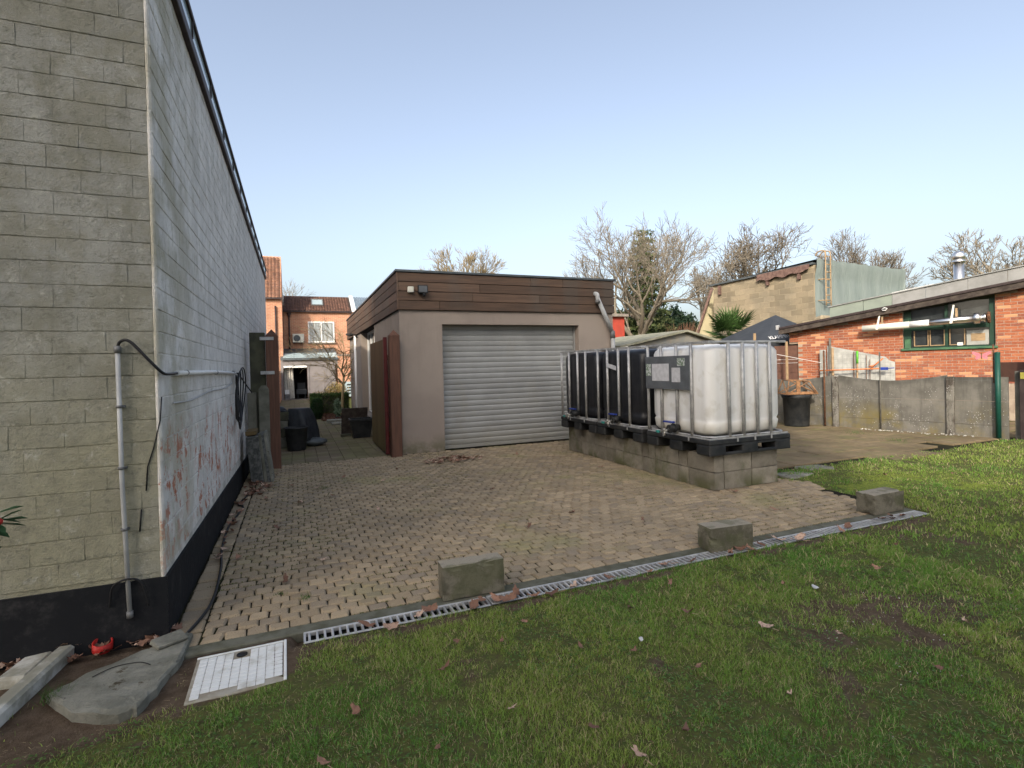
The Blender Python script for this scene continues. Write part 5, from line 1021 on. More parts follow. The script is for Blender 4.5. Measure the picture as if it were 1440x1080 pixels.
onwall('wooden_pole', MB().tube([(.82, -.22, .1), (.80, -.14, 1.72)], .03, 8), Mt['palewood'], 'shorter yellow wooden pole beside the tall grey pole', 'pole')
onwall('garden_stake', MB().tube([(1.28, -.2, .2), (1.28, -.14, 1.6)], .012, 6), Mt['rust'], 'thin dark rod in front of the corrugated sheet', 'stake')
gs = onwall('garden_tool', MB().tube([(1.35, -.2, .2), (1.35, -.14, 1.3)], .02, 8), Mt['palewood'], 'wooden tool handle with bright green top in front of the sheet', 'garden tool')
MB().tube([(1.35, -.14, 1.3), (1.35, -.13, 1.62)], .026, 8).build('green_grip', Mt['limegreen'], gs)
for s in (1.55, 1.62): onwall('garden_stake', MB().tube([(s, -.2, .2), (s, -.15, 1.5 - (s > 1.6) * .1)], .009, 6), Mt['rust'], ['thin rusty stake in the middle of the corrugated sheet', 'second rusty stake just right of the middle one'][s > 1.6], 'stake')
onwall('orange_bar', MB().tube([(.52, -.27, 1.13), (1.2, -.27, 1.15), (1.86, -.26, 1.17)], .018, 8).tube([(1.66, -.265, 1.17), (1.92, -.26, 1.42)], .018, 8).tube([(1.62, -.265, 1.22), (1.72, -.26, 1.24)], .02, 8), Mt['orange'], 'orange painted tube lying horizontally across the sheet with a slanting arm', 'bar')
onwall('blue_clamp', MB().bbox(1.86, -.29, 1.13, 2.02, -.24, 1.20, .008).tube([(2.0, -.26, 1.17), (2.14, -.26, 1.18)], .012, 6), Mt['blue'], 'blue clamp fitting at the right end of the orange tube', 'clamp')
onwall('drying_wire', MB().tube([(-1.6, -.9, 1.75), (-.5, -.7, 1.62), (.6, -.4, 1.34)], .007, 4).tube([(-1.5, -.8, 1.43), (-.05, -.1, 1.45)], .005, 4).tube([(-1.5, -.85, 1.33), (-.05, -.12, 1.35)], .005, 4), Mt['whitepvc'], 'white clothes line sagging past the corner of the workshop', 'clothes line')
onwall('wooden_screen', MB().bbox(-2.6, .05, 0, -.10, .10, 1.83, .006), Mt['brownsheet'], 'brown panel screen closing the gap left of the workshop', 'panel')
tag(MB().bbox(-.02, -.5, 0, .02, .5, .35, .004).build('brown_board', Mt['brownsheet'], None, (11.75, 5.05, .95), (0, 0, -.3)), 'sloping brown board showing behind the right end of the concrete fence', 'board')

# ------------------------------------------------------------------ stone block building
sb = empty('block_building', (0, 0, 0), 0, 'flat-roofed building of yellow-grey blocks with green roofing sheet over its front', 'building')
KX, KY = 18.25, 14.05; STH = math.atan2(KY - 18.65, KX - 17.68); LB = math.hypot(KY - 18.65, KX - 17.68); SO = Vector((17.68, 18.65, 0)); Ms = Matrix.Translation(SO) @ Matrix.Rotation(STH, 4, 'Z')
tf_ = lambda s: 4.86 + .03 * s
def sob(mb, name, mat, **kw): o = mb.build(name, mat, sb, **kw); o.location = SO; o.rotation_euler = (0, 0, STH); return o
sob(MB().add([(0, 0, 0), (LB, 0, 0), (LB, 0, tf_(LB)), (0, 0, tf_(0)), (0, .3, 0), (LB, .3, 0), (LB, .3, tf_(LB)), (0, .3, tf_(0))], [(0, 1, 2, 3), (3, 2, 6, 7), (0, 3, 7, 4), (1, 5, 6, 2), (5, 4, 7, 6)]), 'wall', Mt['mortar_pale'])
brick_field(sb, SO, STH, LB, .0, 4.9, .46, .225, Mt['stone'], name='stone_block', n_ind=300, proud=.006, joint=.014, jit=.008, thick=.01, top=lambda x: tf_(x) - .02, keep=lambda x, z: z > 1.9)
sob(MB().add([(-.15, -.12, 4.86), (LB, -.1, 5.02), (LB, .4, 5.02), (-.15, .4, 4.86), (-.15, -.12, 4.93), (LB, -.1, 5.10), (LB, .4, 5.10), (-.15, .4, 4.93)], [(0,3,2,1),(4,5,6,7),(0,1,5,4),(1,2,6,5),(2,3,7,6),(3,0,4,7)]), 'roof_edge', Mt['zinc'])
mb = MB(); n = 16; vs = []
for k in range(n + 1): s = lerp(2.3, LB - .1, k / n); vs += [(s, -.13, tf_(s) + .06), (s, -.16 - .02 * math.sin(k * 2.1), tf_(s) - .22 + .05 * math.sin(k * 1.3) + .05 * (k > 12))]
sob(mb.add(vs, [(2 * k, 2 * k + 1, 2 * k + 3, 2 * k + 2) for k in range(n)], True), 'torn_felt', Mt['brownrag'])
for s in (.35, 2.7, LB - .6): sob(MB().bbox(s, -.14, tf_(s) - .45, s + .1, -.01, tf_(s) - .05, .006), 'rafter_end', Mt['brownrag'])
# sheeted front (faces the camera)
TX1 = 23.9; n = 30; m = 8; vs = []; fs = []
for j in range(m + 1):
    for i in range(n + 1):
        t = i / n; x = lerp(KX + .02, TX1, t); z = lerp(2.9, 5.22 - .12 * t, j / m) + (.02 * math.sin(i * 1.7) if j == m else 0); y = KY + .25 * t - .02 + .025 * math.sin(i * 1.3 + j * .5) * (1 - j / m * .5) - (.07 if j >= m - 1 else 0) ; vs.append((x, y, z))
for j in range(m):
    for i in range(n): a = j * (n + 1) + i; fs.append((a, a + 1, a + n + 2, a + n + 1))
MB().add(vs, fs, True).build('roofing_sheet', Mt['tarp'], sb)
MB().box(KX + .1, KY + .3, 0, TX1 - .05, KY + 5, 5.0).build('inner_wall', Mt['mortar_pale'], sb); MB().add([(KX, KY - .06, 5.2), (TX1, KY + .18, 5.1), (TX1, KY + 5, 5.1), (KX - .5, KY + 4.6, 4.95)], [(0, 1, 2, 3)]).build('roof', Mt['tarp'], sb)
MB().bbox(TX1 - .02, KY + .2, 2.9, TX1 + .12, KY + 5, 5.18, .03).build('side_sheet', Mt['tarp'], sb)
MB().bbox(19.6, 15.0, 5.1, 20.4, 15.6, 5.42, .04).build('roof_hatch', Mt['zinc'], sb)
ld = empty('roof_ladder', (18.72, 13.84, 3.45), R(2), 'pale steel ladder fixed to the green sheeted front of the block building', 'ladder')
for x in (-.14, .14): MB().tube(catm([(x, 0, 0), (x, 0, 1.4), (x, .0, 1.95), (x * .9, .08, 2.08), (x * .9, .3, 2.08), (x * .9, .42, 1.95)], 4), .025, 7).build('rail', Mt['palewood'], ld)
for k in range(7): MB().tube([(-.14, 0, .1 + k * .29), (.14, 0, .1 + k * .29)], .018, 6).build('rung', Mt['palewood'], ld)
for z in (.2, 1.0): MB().tube([(-.3, .2, z), (-.14, 0, z)], .018, 6).tube([(-.14, 0, z), (.14, 0, z)], .018, 6).build('bracket', Mt['palewood'], ld)
MB().bbox(-.3, -.2, 0, .35, .25, .55, .08, jit=.1).build('broken_masonry', Mt['stone'], sb, (18.35, 13.8, 2.5))
# cream gable house left of it
gh = empty('gable_house', (0, 0, 0), 0, 'cream rendered gable with brown verge at the left end of the block building', 'house')
MB().add([(17.55, 19.85, 0), (20, 19.5, 0), (20, 19.5, 4.7), (18.55, 19.75, 4.9), (17.55, 19.85, 2.55), (17.55, 24, 0), (17.55, 24, 2.55), (20, 24, 0)], [(0, 1, 2, 3, 4), (0, 4, 6, 5)]).build('wall', Mt['cream'], gh)
MB().tube([(17.48, 19.75, 2.3), (18.55, 19.65, 4.95)], .07, 6).build('verge', Mt['brownrag'], gh)
gh.location.y = .0
# marquee
tn = empty('party_tent', (0, 0, 0), 0, 'black fabric party tent with white lettering behind the brick workshop corner', 'tent')
cx_, cy_2 = 13.85, 11.9; e_ = 1.55; za, zp = 1.95, 2.85
cn = [(cx_ - e_, cy_2 - .9, za), (cx_ + e_ * .8, cy_2 - 1.1, za), (cx_ + e_, cy_2 + 1.4, za), (cx_ - e_, cy_2 + 1.4, za)]; ap = (cx_ + .1, cy_2 + .2, zp)
MB().add(cn + [ap], [(0, 1, 4), (1, 2, 4), (2, 3, 4), (3, 0, 4)]).add([cn[0], cn[1], (cn[1][0], cn[1][1], za - .22), (cn[0][0], cn[0][1], za - .22), cn[3], (cn[3][0], cn[3][1], za - .22)], [(0, 3, 2, 1), (4, 5, 3, 0)]).build('canopy', Mt['tent'], tn)
for c0 in cn: MB().tube([(c0[0], c0[1], 0), (c0[0], c0[1], za - .01)], .025, 6).build('pole', Mt['galvflat'], tn)
tc = bpy.data.curves.new('lettering', 'FONT'); tc.body = 'KLAMMST'; tc.size = .17; tc.extrude = .002; tc.space_character = .9; to = bpy.data.objects.new('lettering_curve', tc); COL.objects.link(to); dg = bpy.context.evaluated_depsgraph_get(); tm = bpy.data.meshes.new_from_object(to.evaluated_get(dg)); bpy.data.objects.remove(to)
tm.materials.clear(); tm.materials.append(Mt['text']); tx = bpy.data.objects.new('lettering', tm); COL.objects.link(tx); tx.parent = tn
tx.location = (12.30, 10.86, 2.02); tx.rotation_euler = (R(48), R(-6), R(-8))
tag(MB().bbox(-.035, -.02, 0, .035, .02, 2.18, .004).build('wooden_post', Mt['palewood'], None, (11.55, 10.7, 0)), 'pale wooden post in front of the black tent', 'post')
tag(MB().bbox(-.03, -.02, 0, .03, .02, 1.93, .004).build('wooden_post', Mt['palewood'], None, (12.2, 10.25, 0)), 'second pale post close to the workshop corner below the lettering', 'post')
# low shed
hs = empty('garden_shed', (0, 0, 0), 0, 'low grey shed with pale mossy gable roof behind the tanks', 'shed')
A_, L_, R_ = (8.56, 10.0, 2.16), (6.75, 10.1, 1.80), (9.75, 9.9, 1.83)
MB().add([(6.9, 10.08, 0), (9.6, 9.95, 0), (9.6, 9.95, 1.86), (8.56, 10.0, 2.14), (6.9, 10.08, 1.8), (6.9, 13, 0), (6.9, 13, 1.8), (9.6, 13, 0), (9.6, 13, 1.86)], [(0, 1, 2, 3, 4), (0, 4, 6, 5), (1, 7, 8, 2)]).build('wall', Mt['shedwall'], hs)
for P, Q_ in ((L_, A_), (A_, R_)):
    MB().add([(P[0], P[1] - .12, P[2]), (Q_[0], Q_[1] - .12, Q_[2]), (Q_[0], 13.2, Q_[2]), (P[0], 13.2, P[2]), (P[0], P[1] - .12, P[2] + .05), (Q_[0], Q_[1] - .12, Q_[2] + .05), (Q_[0], 13.2, Q_[2] + .05), (P[0], 13.2, P[2] + .05)], [(0,3,2,1),(4,5,6,7),(0,1,5,4),(1,2,6,5),(2,3,7,6),(3,0,4,7)]).build('roof_sheet', Mt['shedroof'], hs)
rb_ = empty('red_outbuilding', (0, 0, 0), 0, 'small red rendered outbuilding between the garage and the evergreens', 'outbuilding')
MB().box(13.2, 23.4, 0, 16.1, 27, 3.9).build('wall', Mt['redpaint'], rb_); MB().bbox(13.0, 23.2, 3.9, 16.25, 27.2, 4.05, .01).build('roof', Mt['sidinglight'], rb_); MB().add([(13.0, 23.6, 4.05), (16.2, 23.6, 4.05), (16.0, 27, 4.6), (13, 27, 4.6)], [(0, 1, 2, 3)]).build('upper_roof', Mt['shedroof'], rb_); MB().bbox(13.2, 23.3, 2.1, 16.2, 23.39, 2.45, .01).build('white_band', Mt['whitepvc'], rb_)
# palm
pm = empty('fan_palm', (13.5, 13.5, 0), 0, 'fan palm with stiff green leaves in front of the block building', 'palm tree')
MB().tube([(0, 0, 0), (.03, 0, 1.0), (0, 0, 2.2)], [.12, .11, .10], 10).build('trunk', Mt['bark_dark'], pm)
pr_ = random.Random(4)
for k in range(38):
    az = pr_.uniform(0, 2 * math.pi); el = R(pr_.uniform(-5, 80)); Lp = pr_.uniform(.35, .7); d = Vector((math.cos(az) * math.cos(el), math.sin(az) * math.cos(el), math.sin(el))); c0 = Vector((0, 0, 2.15)); c1 = c0 + d * Lp
    u = d.cross(Vector((0, 0, 1))).normalized(); nrm = u.cross(d); V = []; Fc = []; nb_ = 15; C = []
    V += [c0 - u * .008, c0 + u * .008, c1 + u * .008, c1 - u * .008]; Fc.append((0, 1, 2, 3)); shade = pr_.uniform(.7, 1.3)
    for b in range(nb_):
        th = R(-100 + 200 * b / (nb_ - 1)); dr = (d * math.cos(th) + u * math.sin(th)); ll = .66 * (1 - .12 * abs(th)) * pr_.uniform(.9, 1.05); w = dr.cross(nrm).normalized() * .02; tip = c1 + dr * ll - Vector((0, 0, 1)) * .05 * ll; i0 = len(V); V += [c1, c1 + dr * ll * .55 + w + nrm * .01, tip, c1 + dr * ll * .55 - w]; Fc.append((i0, i0 + 1, i0 + 2, i0 + 3))
    C = np.tile(np.array([[.055, .11, .028]]) * shade, (len(V), 1)); np_mesh('leaf', np.array([tuple(v) for v in V]), np.array(Fc), Mt['leaf'], 4, C, parent=pm)

# ------------------------------------------------------------------ foreground left: slabs, kerb, cover
sg = empty('broken_flagstone', (0, 0, 0), 0, 'large broken grey flagstone lying on bare soil at the corner of the building', 'flagstone')
poly = [(-.93, 2.80), (-1.08, 3.0), (-.98, 3.12), (-.80, 3.24), (-.70, 3.33), (-.60, 3.385), (-.56, 3.37), (-.57, 3.1), (-.60, 2.98), (-.63, 2.84), (-.68, 2.72), (-.74, 2.70)]
def rough(poly, z, amp=.008): 
    out = []
    for i in range(len(poly)):
        a = Vector(poly[i]); b = Vector(poly[(i + 1) % len(poly)])
        for k in range(3): p = a.lerp(b, k / 4); out.append((p.x + random.uniform(-amp, amp), p.y + random.uniform(-amp, amp)))
    return out
rp = rough(poly, 0); n = len(rp); cx0 = sum(p[0] for p in rp) / n; cy0 = sum(p[1] for p in rp) / n
vs = [(x, y, -.03) for x, y in rp] + [(x, y, .018 + random.uniform(-.006, .006)) for x, y in rp] + [(lerp(x, cx0, .06), lerp(y, cy0, .06), .026 + random.uniform(-.003, .003)) for x, y in rp]
MB().add(vs, [(i, (i + 1) % n, n + (i + 1) % n, n + i) for i in range(n)] + [(n + i, n + (i + 1) % n, 2 * n + (i + 1) % n, 2 * n + i) for i in range(n)] + [tuple(range(2 * n, 3 * n))]).build('main_piece', Mt['slate'], sg)
MB().bbox(-.075, -.06, 0, .07, .06, .02, .006, jit=.012).build('corner_piece', Mt['slate'], sg, (-.66, 3.29, .027), (0, 0, .5))
MB().tube(catm([(-.93, 3.06, .029), (-.86, 3.12, .029), (-.76, 3.12, .029), (-.70, 3.07, .029)]), .0022, 4).build('crack', Mt['cable'], sg)
kb = MB(); d_ = Vector((-1.18 + 1.17, 3.5 - 2.9)); kb.bbox(-.035, -.42, -.03, .045, .30, .055, .014, jit=.012).bbox(-.17, .02, -.03, -.036, .28, .035, .012, jit=.012)
tag(kb.build('white_kerb', Mt['kerbwhite'], None, (-1.19, 3.17, 0), (0, 0, -.14)), 'whitewashed concrete kerb lying on the soil at the left edge', 'kerb')
tag(MB().tube(catm([(-1.18, 3.30, .02), (-1.17, 3.45, .03), (-1.15, 3.6, .03)]), .022, 8).build('stub_pipe', Mt['concpost']), 'short grey pipe lying at the far end of the white kerb', 'pipe')
rr_ = MB().lathe([(.045, 0), (.045, .045), (.039, .045), (.039, 0)], 20); tag(rr_.build('plastic_ring', Mt['redplastic'], None, (-.985, 3.40, .008), (.2, .1, 0)), 'red plastic pipe ring lying in leaf litter at the wall foot', 'pipe ring')
mh = empty('inspection_cover', (-.285, 2.9, -.010), R(1), 'square white plastic inspection cover with moulded grid set in soil before the drain', 'inspection cover')
MB().bbox(-.215, -.20, -.03, .205, .20, .006, .004).build('plate', Mt['manholegroove'], mh)
tl2 = MB().bbox(-.0175, -.0155, 0, .0175, .0155, .004, .002).mesh('raised_tile', Mt['manhole'])
for i in range(10):
    for j in range(10):
        xx = -.18 + i * .0385; yj = -.168 + j * .0365
        if (j >= 8 and 4 <= i <= 5): continue
        if j == 0 and random.random() < .5: continue
        o = bpy.data.objects.new('raised_tile', tl2); COL.objects.link(o); o.parent = mh; o.location = (xx, yj, .006); o.scale = (1.055, 1.09, 1)
MB().bbox(.190, -.199, .006, .204, .199, .013, .002).bbox(-.214, .184, .006, .189, .198, .012, .002).build('rim', Mt['manhole'], mh); MB().lathe([(0, .0), (.026, .0), (.026, .003)], 16, (-.008, .145, .0065)).build('grip_slot', Mt['cable'], mh)
# rhododendron at far left
rh = empty('flowering_shrub', (-1.25, 2.86, .13), 0, 'leafy shrub with red flower buds entering at the left edge', 'shrub')
MB().tube([(0, 0, 0), (.02, .05, .4), (.0, .1, .66)], [.012, .01, .006], 6).build('stem', Mt['bark'], rh)
V = []; Fc = []; C = []
for k in range(26):
    a = random.uniform(0, 6.28); el = random.uniform(-.4, .5); c0 = Vector((.0 + random.uniform(-.05, .03), .1, random.uniform(.58, .74))); L = random.uniform(.09, .15); d = Vector((math.cos(a) * math.cos(el), math.sin(a) * math.cos(el), math.sin(el))); u = d.cross(Vector((0, 0, 1))).normalized(); i0 = len(V)
    V += [c0, c0 + d * L * .35 + u * .017, c0 + d * L * .75 + u * .015, c0 + d * L - Vector((0, 0, .012)), c0 + d * L * .75 - u * .015, c0 + d * L * .35 - u * .017]; Fc += [(i0, i0 + 1, i0 + 4, i0 + 5), (i0 + 1, i0 + 2, i0 + 3, i0 + 4)]; C += [(.035, .085, .035)] * 6
np_mesh('leaves', np.array([tuple(v) for v in V]), np.array(Fc), Mt['leaf'], 4, np.array(C), parent=rh)
mb = MB()
for k in range(6): mb.lathe([(0, -.018), (.014, -.008), (.016, .004), (0, .02)], 8, (.04 + random.uniform(-.05, .05), .03, .62 + random.uniform(0, .1)))
mb.build('flower_buds', Mt['redplastic'], rh)

# ------------------------------------------------------------------ fallen leaves
def leaf_mesh(seed):
    q = random.Random(seed); n = 22; vs = [(0, 0, .004)]; curl = q.uniform(.4, 1.4); fold = q.uniform(-1, 1); lm = q.uniform(.62, .92); ln = q.choice((2, 2.5, 3.5, 3)); ph = q.uniform(0, 1); asp = q.uniform(.5, .9)
    for k in range(n):
        a = 2 * math.pi * k / n; lobe = lm + (1 - lm) * abs(math.cos(ln * a + ph)) ** 1.3; r = .040 * lobe * (1 + .22 * q.uniform(-1, 1)); x, y = r * math.cos(a) * (1.15 if a < 1.2 or a > 5 else 1), r * math.sin(a) * asp; vs.append((x, y, .004 + curl * (x * x * 9 + fold * x * y * 8) + q.uniform(0, .010)))
    mb = MB(); mb.add(vs, [(0, 1 + k, 1 + (k + 1) % n) for k in range(n)], True); mb.box(.035, -.001, .004, .075, .001, .006); return mb.mesh('fallen_leaf', Mt['deadleaf'])
LM = [leaf_mesh(s) for s in range(9)]
def put_leaf(x, y, label, group, s=1, z=None):
    o = bpy.data.objects.new('fallen_leaf', random.choice(LM)); COL.objects.link(o); z = (float(gz(x, y)) + .024 if z is None else z)
    o.location = (x, y, z); o.rotation_euler = (random.uniform(-.35, .35), random.uniform(-.35, .35), random.uniform(0, 6.28)); o.scale = (s, s * random.uniform(.7, 1), s)
    return tag(o, label, 'leaf', group)
for x, y in [(.33, 3.04), (.62, 3.03), (.70, 3.07), (.95, 3.0), (1.02, 3.06), (1.10, 3.02), (1.17, 3.0), (1.25, 3.05), (1.34, 2.97), (1.62, 2.98), (1.75, 3.02), (1.9, 3.0), (2.2, 2.98), (2.38, 3.03), (2.95, 3.0), (3.08, 3.03), (3.15, 3.0), (3.3, 3.04), (3.62, 2.98), (3.70, 3.02), (4.15, 3.0), (4.3, 3.04), (4.75, 3.05), (4.83, 3.02), (4.9, 3.08), (5.0, 3.03), (.45, 2.96), (1.45, 2.95), (2.6, 3.0), (3.5, 3.05)]:
    put_leaf(x, y, 'dry brown fallen leaf on the drain ' + ('between white cover and first loose block' if x < .8 else 'in front of the nearest loose block' if x < 1.25 else 'between the first two loose blocks' if x < 2.8 else 'in front of the middle loose block' if x < 3.3 else 'between the last two loose blocks' if x < 4.8 else 'in front of the far right loose block'), 'fallen leaves on the drain', random.uniform(.8, 1.5), .016)
for x, y in [(.74, 2.66), (1.30, 2.34), (1.78, 2.60), (1.52, 2.20), (.80, 2.05), (1.05, 1.80), (.62, 2.45), (2.3, 2.1), (2.05, 2.42), (1.9, 1.62), (2.6, 1.9), (1.35, 1.62), (.46, 1.95), (2.85, 2.45), (3.6, 2.35), (3.3, 1.7), (2.7, 1.5), (1.15, 2.7), (.95, 2.55), (4.2, 2.6), (5.9, 2.9), (7.4, 3.9), (7.9, 3.4), (6.6, 4.2), (1.0, 1.55), (1.12, 1.6), (.2, 2.3), (3.9, 2.0), (2.2, 2.75), (5.1, 2.2), (.05, 2.05), (1.7, 1.95)]:
    put_leaf(x, y, 'brown fallen leaf in the lawn ' + ('near the inspection cover' if x < .6 else 'below the nearest loose block' if x < 1.3 else 'left of the white scrap' if x < 2.1 else 'beside the bare patch' if x < 4.3 else 'by the moss at the far right'), 'fallen leaves on the lawn', random.uniform(.5, .95))
for x, y in [(-.1, 3.95), (.15, 4.25), (-.2, 5.3), (.0, 6.2), (.35, 6.4), (.75, 5.5), (2.1, 5.8), (2.45, 4.5), (.55, 7.4), (1.0, 6.9), (3.3, 7.9), (3.7, 7.4), (1.9, 4.3), (-.35, 6.6), (-.1, 7.2), (.2, 6.9), (3.4, 5.1), (3.9, 6.3), (4.4, 4.4), (1.3, 7.6), (-.45, 4.6), (-.3, 8.1), (4.2, 3.7), (2.9, 4.0)]:
    put_leaf(x, y, 'brown fallen leaf alone on the paving ' + ('along the white wall' if x < .1 else 'before the gate opening' if y > 6 and x < 1.6 else 'in front of the roller door' if y > 6 else 'beside the tank plinth' if x > 3 else 'in the middle of the yard'), 'fallen leaves on the paving', random.uniform(.7, 1.2), .012)
def leaf_heap(name, c, r, n, label, hz=.06):
    Vs, Fs = [], []; b = 0; V0 = [np.array([v.co[:] for v in m.vertices]) for m in LM[:4]]; F0 = [np.array([tuple(p.vertices) for p in m.polygons if len(p.vertices) == 3]) for m in LM[:4]]
    for k in range(n):
        q = rng.integers(0, 4); a = rng.uniform(0, 6.28); rr = rng.random() ** .6; x = c[0] + math.cos(a) * rr * r[0]; y = c[1] + math.sin(a) * rr * r[1]; E = Matrix.Rotation(rng.uniform(0, 6.28), 3, 'Z') @ Matrix.Rotation(rng.normal() * .5, 3, 'X'); z = c[2] + .012 + hz * (1 - rr) * rng.random()
        Vs.append(V0[q] @ np.array(E).T * rng.uniform(.6, 1.1) + [x, y, z]); Fs.append(F0[q] + b); b += len(V0[q])
    return np_mesh(name, np.concatenate(Vs), np.concatenate(Fs), Mt['deadleaf'], 3, kind='stuff', label=label, cat='leaf litter')
leaf_heap('leaf_heap', (2.25, 7.95, 0), (.50, .2), 90, 'patch of brown leaves blown together in front of the garage')
leaf_heap('leaf_litter', (-.48, 7.3, 0), (.16, .5), 60, 'brown leaves gathered at the foot of the white wall by the leaning slabs', .04)
leaf_heap('leaf_litter', (-1.15, 3.45, -.01), (.5, .13), 120, 'dark leaf litter along the black base of the building at the left edge', .04)
leaf_heap('leaf_litter', (-.6, 5.6, 0), (.05, 1.5), 22, 'scattered dry leaves along the foot of the white wall', .01)

# ------------------------------------------------------------------ grass
def blades(n, region, hmin, hmax, wid, kind='lawn'):
    x0, x1, y0, y1 = region; x = rng.uniform(x0, x1, n); y = rng.uniform(y0, y1, n)
    s = soil_amount(x, y); m = moss_amount(x, y); cl = np.clip(.6 * fbm(x, y, 5, 61, 3) + .55 * (fbm(x, y, 17, 63, 2) - .5) + .22, 0, 1)
    pm_ = paving_mask(x, y) | ((x > -.01) & (x < 5.36) & (y > 3.0)) | ((x < -.7) & (y > 3.3)) | ((x < -.04) & (x > -.52) & (y > 2.68) & (y < 3.12)) | ((x > -1.1) & (x < -.56) & (y > 2.7) & (y < 3.4))
    dist = np.hypot(x, y); keep = (~pm_) & (rng.random(n) < np.clip(1.15 - s * 1.25, .02, 1)) & (rng.random(n) < np.clip(1.25 - m * .45, .4, 1)) & (rng.random(n) < np.clip((cl - .34) * 5, .06, 1)) & (rng.random(n) < np.clip((3.0 / np.maximum(dist, .1)) ** 1.05, 0, 1))
    # stay inside the camera's ground view with margin
    fx = x * rgt.x + y * rgt.y; fy = x * fwd.x + y * fwd.y; keep &= (fy > .9) & (np.abs(fx) < fy * 1.1 + .3)
    x, y, cl, dist, m = x[keep], y[keep], cl[keep], dist[keep], m[keep]; n = len(x); z = gz(x, y) - .004
    h = (hmin + (hmax * 1.25 - hmin) * rng.random(n) ** 1.6) * (.3 + 1.35 * cl) * (1 - .55 * np.clip(m, 0, 1)) * (1 - .5 * m); w = wid * rng.uniform(.7, 1.3, n) * np.clip(dist / 3, .8, 1.9); a = rng.uniform(0, 2 * np.pi, n); lean = rng.uniform(.15, 1.1, n) * h; b = a + rng.normal(0, 1.2, n)
    ux, uy = np.cos(a) * w, np.sin(a) * w; lx, ly = np.cos(b) * lean, np.sin(b) * lean
    V = np.stack([np.stack([x - ux, y - uy, z], 1), np.stack([x + ux, y + uy, z], 1), np.stack([x + ux * .8 + lx * .35, y + uy * .8 + ly * .35, z + h * .6], 1), np.stack([x - ux * .8 + lx * .35, y - uy * .8 + ly * .35, z + h * .6], 1), np.stack([x + lx, y + ly, z + h * .92], 1)], 1).reshape(-1, 3)
    i = np.arange(n)[:, None] * 5; Fq = np.concatenate([i + [0, 1, 2], i + [0, 2, 3], i + [3, 2, 4]], 0)
    hue = fbm(x, y, .9, 77, 3)[:, None]; g1 = np.array([.14, .29, .045]); g2 = np.array([.28, .37, .07]); g3 = np.array([.055, .15, .035]); C = g1 + (g2 - g1) * np.clip((hue - .4) * 4, 0, 1); r = rng.random((n, 1)); C = C * (1 - .45 * r) + g3 * .45 * r
    st = rng.random(n); C[st < .15] = [.46, .39, .21]; C[(st > .15) & (st < .20)] = [.22, .14, .075]; C[st > .93] = C[st > .93] * 1.35; C = C * (1 - m[:, None]) + np.array([.24, .29, .045]) * m[:, None]
    return V, Fq, np.repeat(C, 5, 0)
sets = [blades(420000, (-1.6, 4.2, .8, 3.0), .010, .030, .0013), blades(330000, (3.0, 13, 1.0, 5.3), .015, .040, .0018), blades(60000, (4.6, 8.0, 3.2, 4.9), .008, .02, .0016)]
Vs, Fs, Cs = [], [], []; b = 0
for V, Fq, C in sets: Vs.append(V); Fs.append(Fq + b); Cs.append(C); b += len(V)
np_mesh('lawn_grass', np.concatenate(Vs), np.concatenate(Fs), Mt['leaf'], 3, np.concatenate(Cs), kind='stuff', label='short patchy green grass of the lawn', cat='grass')
# clover and weed leaves
def weeds(n, region, size):
    x = rng.uniform(region[0], region[1], n); y = rng.uniform(region[2], region[3], n); c = fbm(x, y, 2.6, 91, 3); k = (c > .56) & ~paving_mask(x, y) & (soil_amount(x, y) < .8) & ~((x < -.04) & (x > -.52) & (y > 2.68)) & ~((x < -.56) & (y > 2.7)); x, y = x[k], y[k]; n = len(x); z = gz(x, y) + rng.uniform(.005, .025, n); a = rng.uniform(0, 6.28, n); s = size * rng.uniform(.5, 1.3, n); t = rng.normal(0, .35, n)
    dx, dy = np.cos(a) * s, np.sin(a) * s; V = np.stack([np.stack([x, y, z], 1), np.stack([x + dx - dy * .5, y + dy + dx * .5, z + s * t], 1), np.stack([x + dx * 1.6, y + dy * 1.6, z + s * t * 1.2], 1), np.stack([x + dx + dy * .5, y + dy - dx * .5, z + s * t], 1)], 1).reshape(-1, 3)
    C = np.array([[.085, .16, .035]]) * rng.uniform(.6, 1.4, (n, 1)); return np_mesh('clover_leaves', V, np.arange(4 * n).reshape(n, 4), Mt['leaf'], 4, np.repeat(C, 4, 0), kind='stuff', label='patches of small broad weed leaves among the lawn grass', cat='weeds')
weeds(32000, (-1.3, 5, 1, 2.95), .009)
def straw(n, region):
    x = rng.uniform(region[0], region[1], n); y = rng.uniform(region[2], region[3], n); k = ~paving_mask(x, y) & ~((x > -.01) & (x < 5.4) & (y > 3.0)) & ~((x < -.04) & (x > -.52) & (y > 2.68)) & ~((x < -.56) & (y > 2.7)); x, y = x[k], y[k]; n = len(x)
    z = gz(x, y) + rng.uniform(.004, .02, n); a = rng.uniform(0, 6.28, n); L = rng.uniform(.008, .03, n); w = .0009; t = rng.normal(0, .25, n); dx, dy = np.cos(a), np.sin(a)
    V = np.stack([np.stack([x + dy * w, y - dx * w, z], 1), np.stack([x - dy * w, y + dx * w, z], 1), np.stack([x + dx * L, y + dy * L, z + t * L], 1)], 1).reshape(-1, 3)
    C = np.where(rng.random((n, 1)) < .6, np.array([[.42, .34, .19]]), np.array([[.14, .085, .05]])) * rng.uniform(.6, 1.2, (n, 1))
    return np_mesh('dry_straw', V, np.arange(3 * n).reshape(n, 3), Mt['leaf'], 3, np.repeat(C, 3, 0), kind='stuff', label='dry straw and twig bits strewn through the lawn', cat='straw')
straw(26000, (-1.5, 5, .9, 3.0)); straw(6000, (4, 9, 1.5, 4.8))
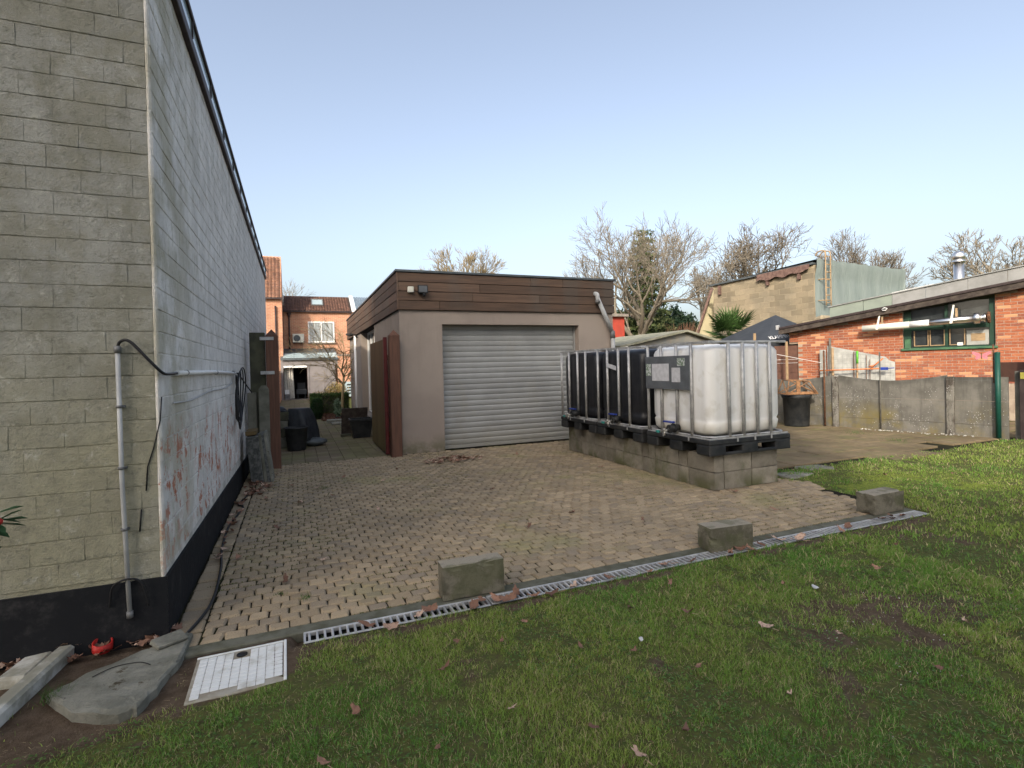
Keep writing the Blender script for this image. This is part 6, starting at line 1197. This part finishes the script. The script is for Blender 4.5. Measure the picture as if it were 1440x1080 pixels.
def joint_moss(n):
    i = rng.integers(0, 62, n); y = PAVY0 + i * pd + rng.normal(0, .002, n); x = rng.uniform(-.6, 5.1, n); k = fbm(x, y, 1.1, 44) > .5; x, y = x[k], y[k]; n = len(x); z = np.full(n, -.008); a = rng.uniform(0, 6.28, n); s = rng.uniform(.002, .005, n)
    V = np.stack([np.stack([x - np.cos(a) * s, y - np.sin(a) * s * .4, z], 1), np.stack([x + np.cos(a) * s, y + np.sin(a) * s * .4, z], 1), np.stack([x + rng.normal(0, .003, n), y + rng.normal(0, .003, n), z + rng.uniform(.006, .013, n)], 1)], 1).reshape(-1, 3)
    return np_mesh('joint_moss', V, np.arange(3 * n).reshape(n, 3), Mt['leaf'], 3, np.repeat(np.array([[.09, .115, .03]]) * rng.uniform(.5, 1.4, (n, 1)), 3, 0), kind='stuff', label='moss and tiny weeds growing in the paving joints', cat='moss')
joint_moss(40000)
def tuft(name, c, n, h, r, label, col=(.05, .11, .02)):
    x = c[0] + rng.normal(0, r, n); y = c[1] + rng.normal(0, r, n); a = rng.uniform(0, 6.28, n); hh = h * rng.uniform(.5, 1.1, n); l = hh * rng.uniform(.3, 1, n); w = .0016; b = rng.uniform(0, 6.28, n); z = np.full(n, c[2])
    V = np.stack([np.stack([x - np.cos(a) * w, y - np.sin(a) * w, z], 1), np.stack([x + np.cos(a) * w, y + np.sin(a) * w, z], 1), np.stack([x + np.cos(b) * l, y + np.sin(b) * l, z + hh], 1)], 1).reshape(-1, 3)
    return np_mesh(name, V, np.arange(3 * n).reshape(n, 3), Mt['leaf'], 3, np.repeat(np.array([col]) * rng.uniform(.7, 1.4, (n, 1)), 3, 0), label=label, cat='grass tuft', kind='stuff')
tuft('grass_tuft', (.02, 3.62, .0), 50, .03, .025, 'small weed tuft growing in a paving joint near the left corner')
tuft('grass_tuft', (-.13, 3.75, .0), 30, .025, .02, 'tiny weed in the paving joint nearest the black base')
tuft('grass_tuft', (.28, 6.9, .0), 60, .035, .04, 'grass tuft sprouting in the paving before the gate')
tuft('grass_tuft', (9.6, 5.9, -.01), 130, .07, .12, 'isolated grass tuft on the terrace')
tuft('grass_tuft', (-1.05, 2.98, .0), 90, .07, .02, 'grass tuft beside the white kerb')
tuft('grass_tuft', (9.9, 6.8, -.01), 120, .09, .1, 'weeds at the foot of the concrete fence')
# paper scrap, stones
tag(MB().bbox(-.014, -.01, 0, .014, .01, .014, .005, jit=.01).build('paper_scrap', Mt['paper'], None, (1.62, 2.28, .01), (.3, .2, .4)), 'small white scrap lying in the middle of the lawn', 'litter')
tag(MB().bbox(-.03, -.016, 0, .03, .014, .012, .005, jit=.012).build('paper_scrap', Mt['paper'], None, (3.0, 2.35, .0), (.1, .1, .7)), 'white scrap at the upper edge of the bare lawn patch', 'litter')
mb = MB()
for k in range(150):
    if k < 90: x, y = random.gauss(3.05, .4), random.gauss(1.9, .22)
    else: q = fl(random.uniform(-.4, 1.4), random.uniform(.1, .3)); x, y = q.x, q.y
    s = random.uniform(.002, .0045) * (1 if k < 90 else 4.0); z = float(gz(x, y)) + .004 if k < 90 else .0
    mb.bbox(x - s, y - s * .7, z, x + s, y + s * .7, z + s, s * .3, jit=s * .6)
tag(mb.build('pebbles', Mt['kerbwhite']), 'tiny pale pebbles strewn on the bare lawn patch and by the fence', 'pebbles', kind='stuff')
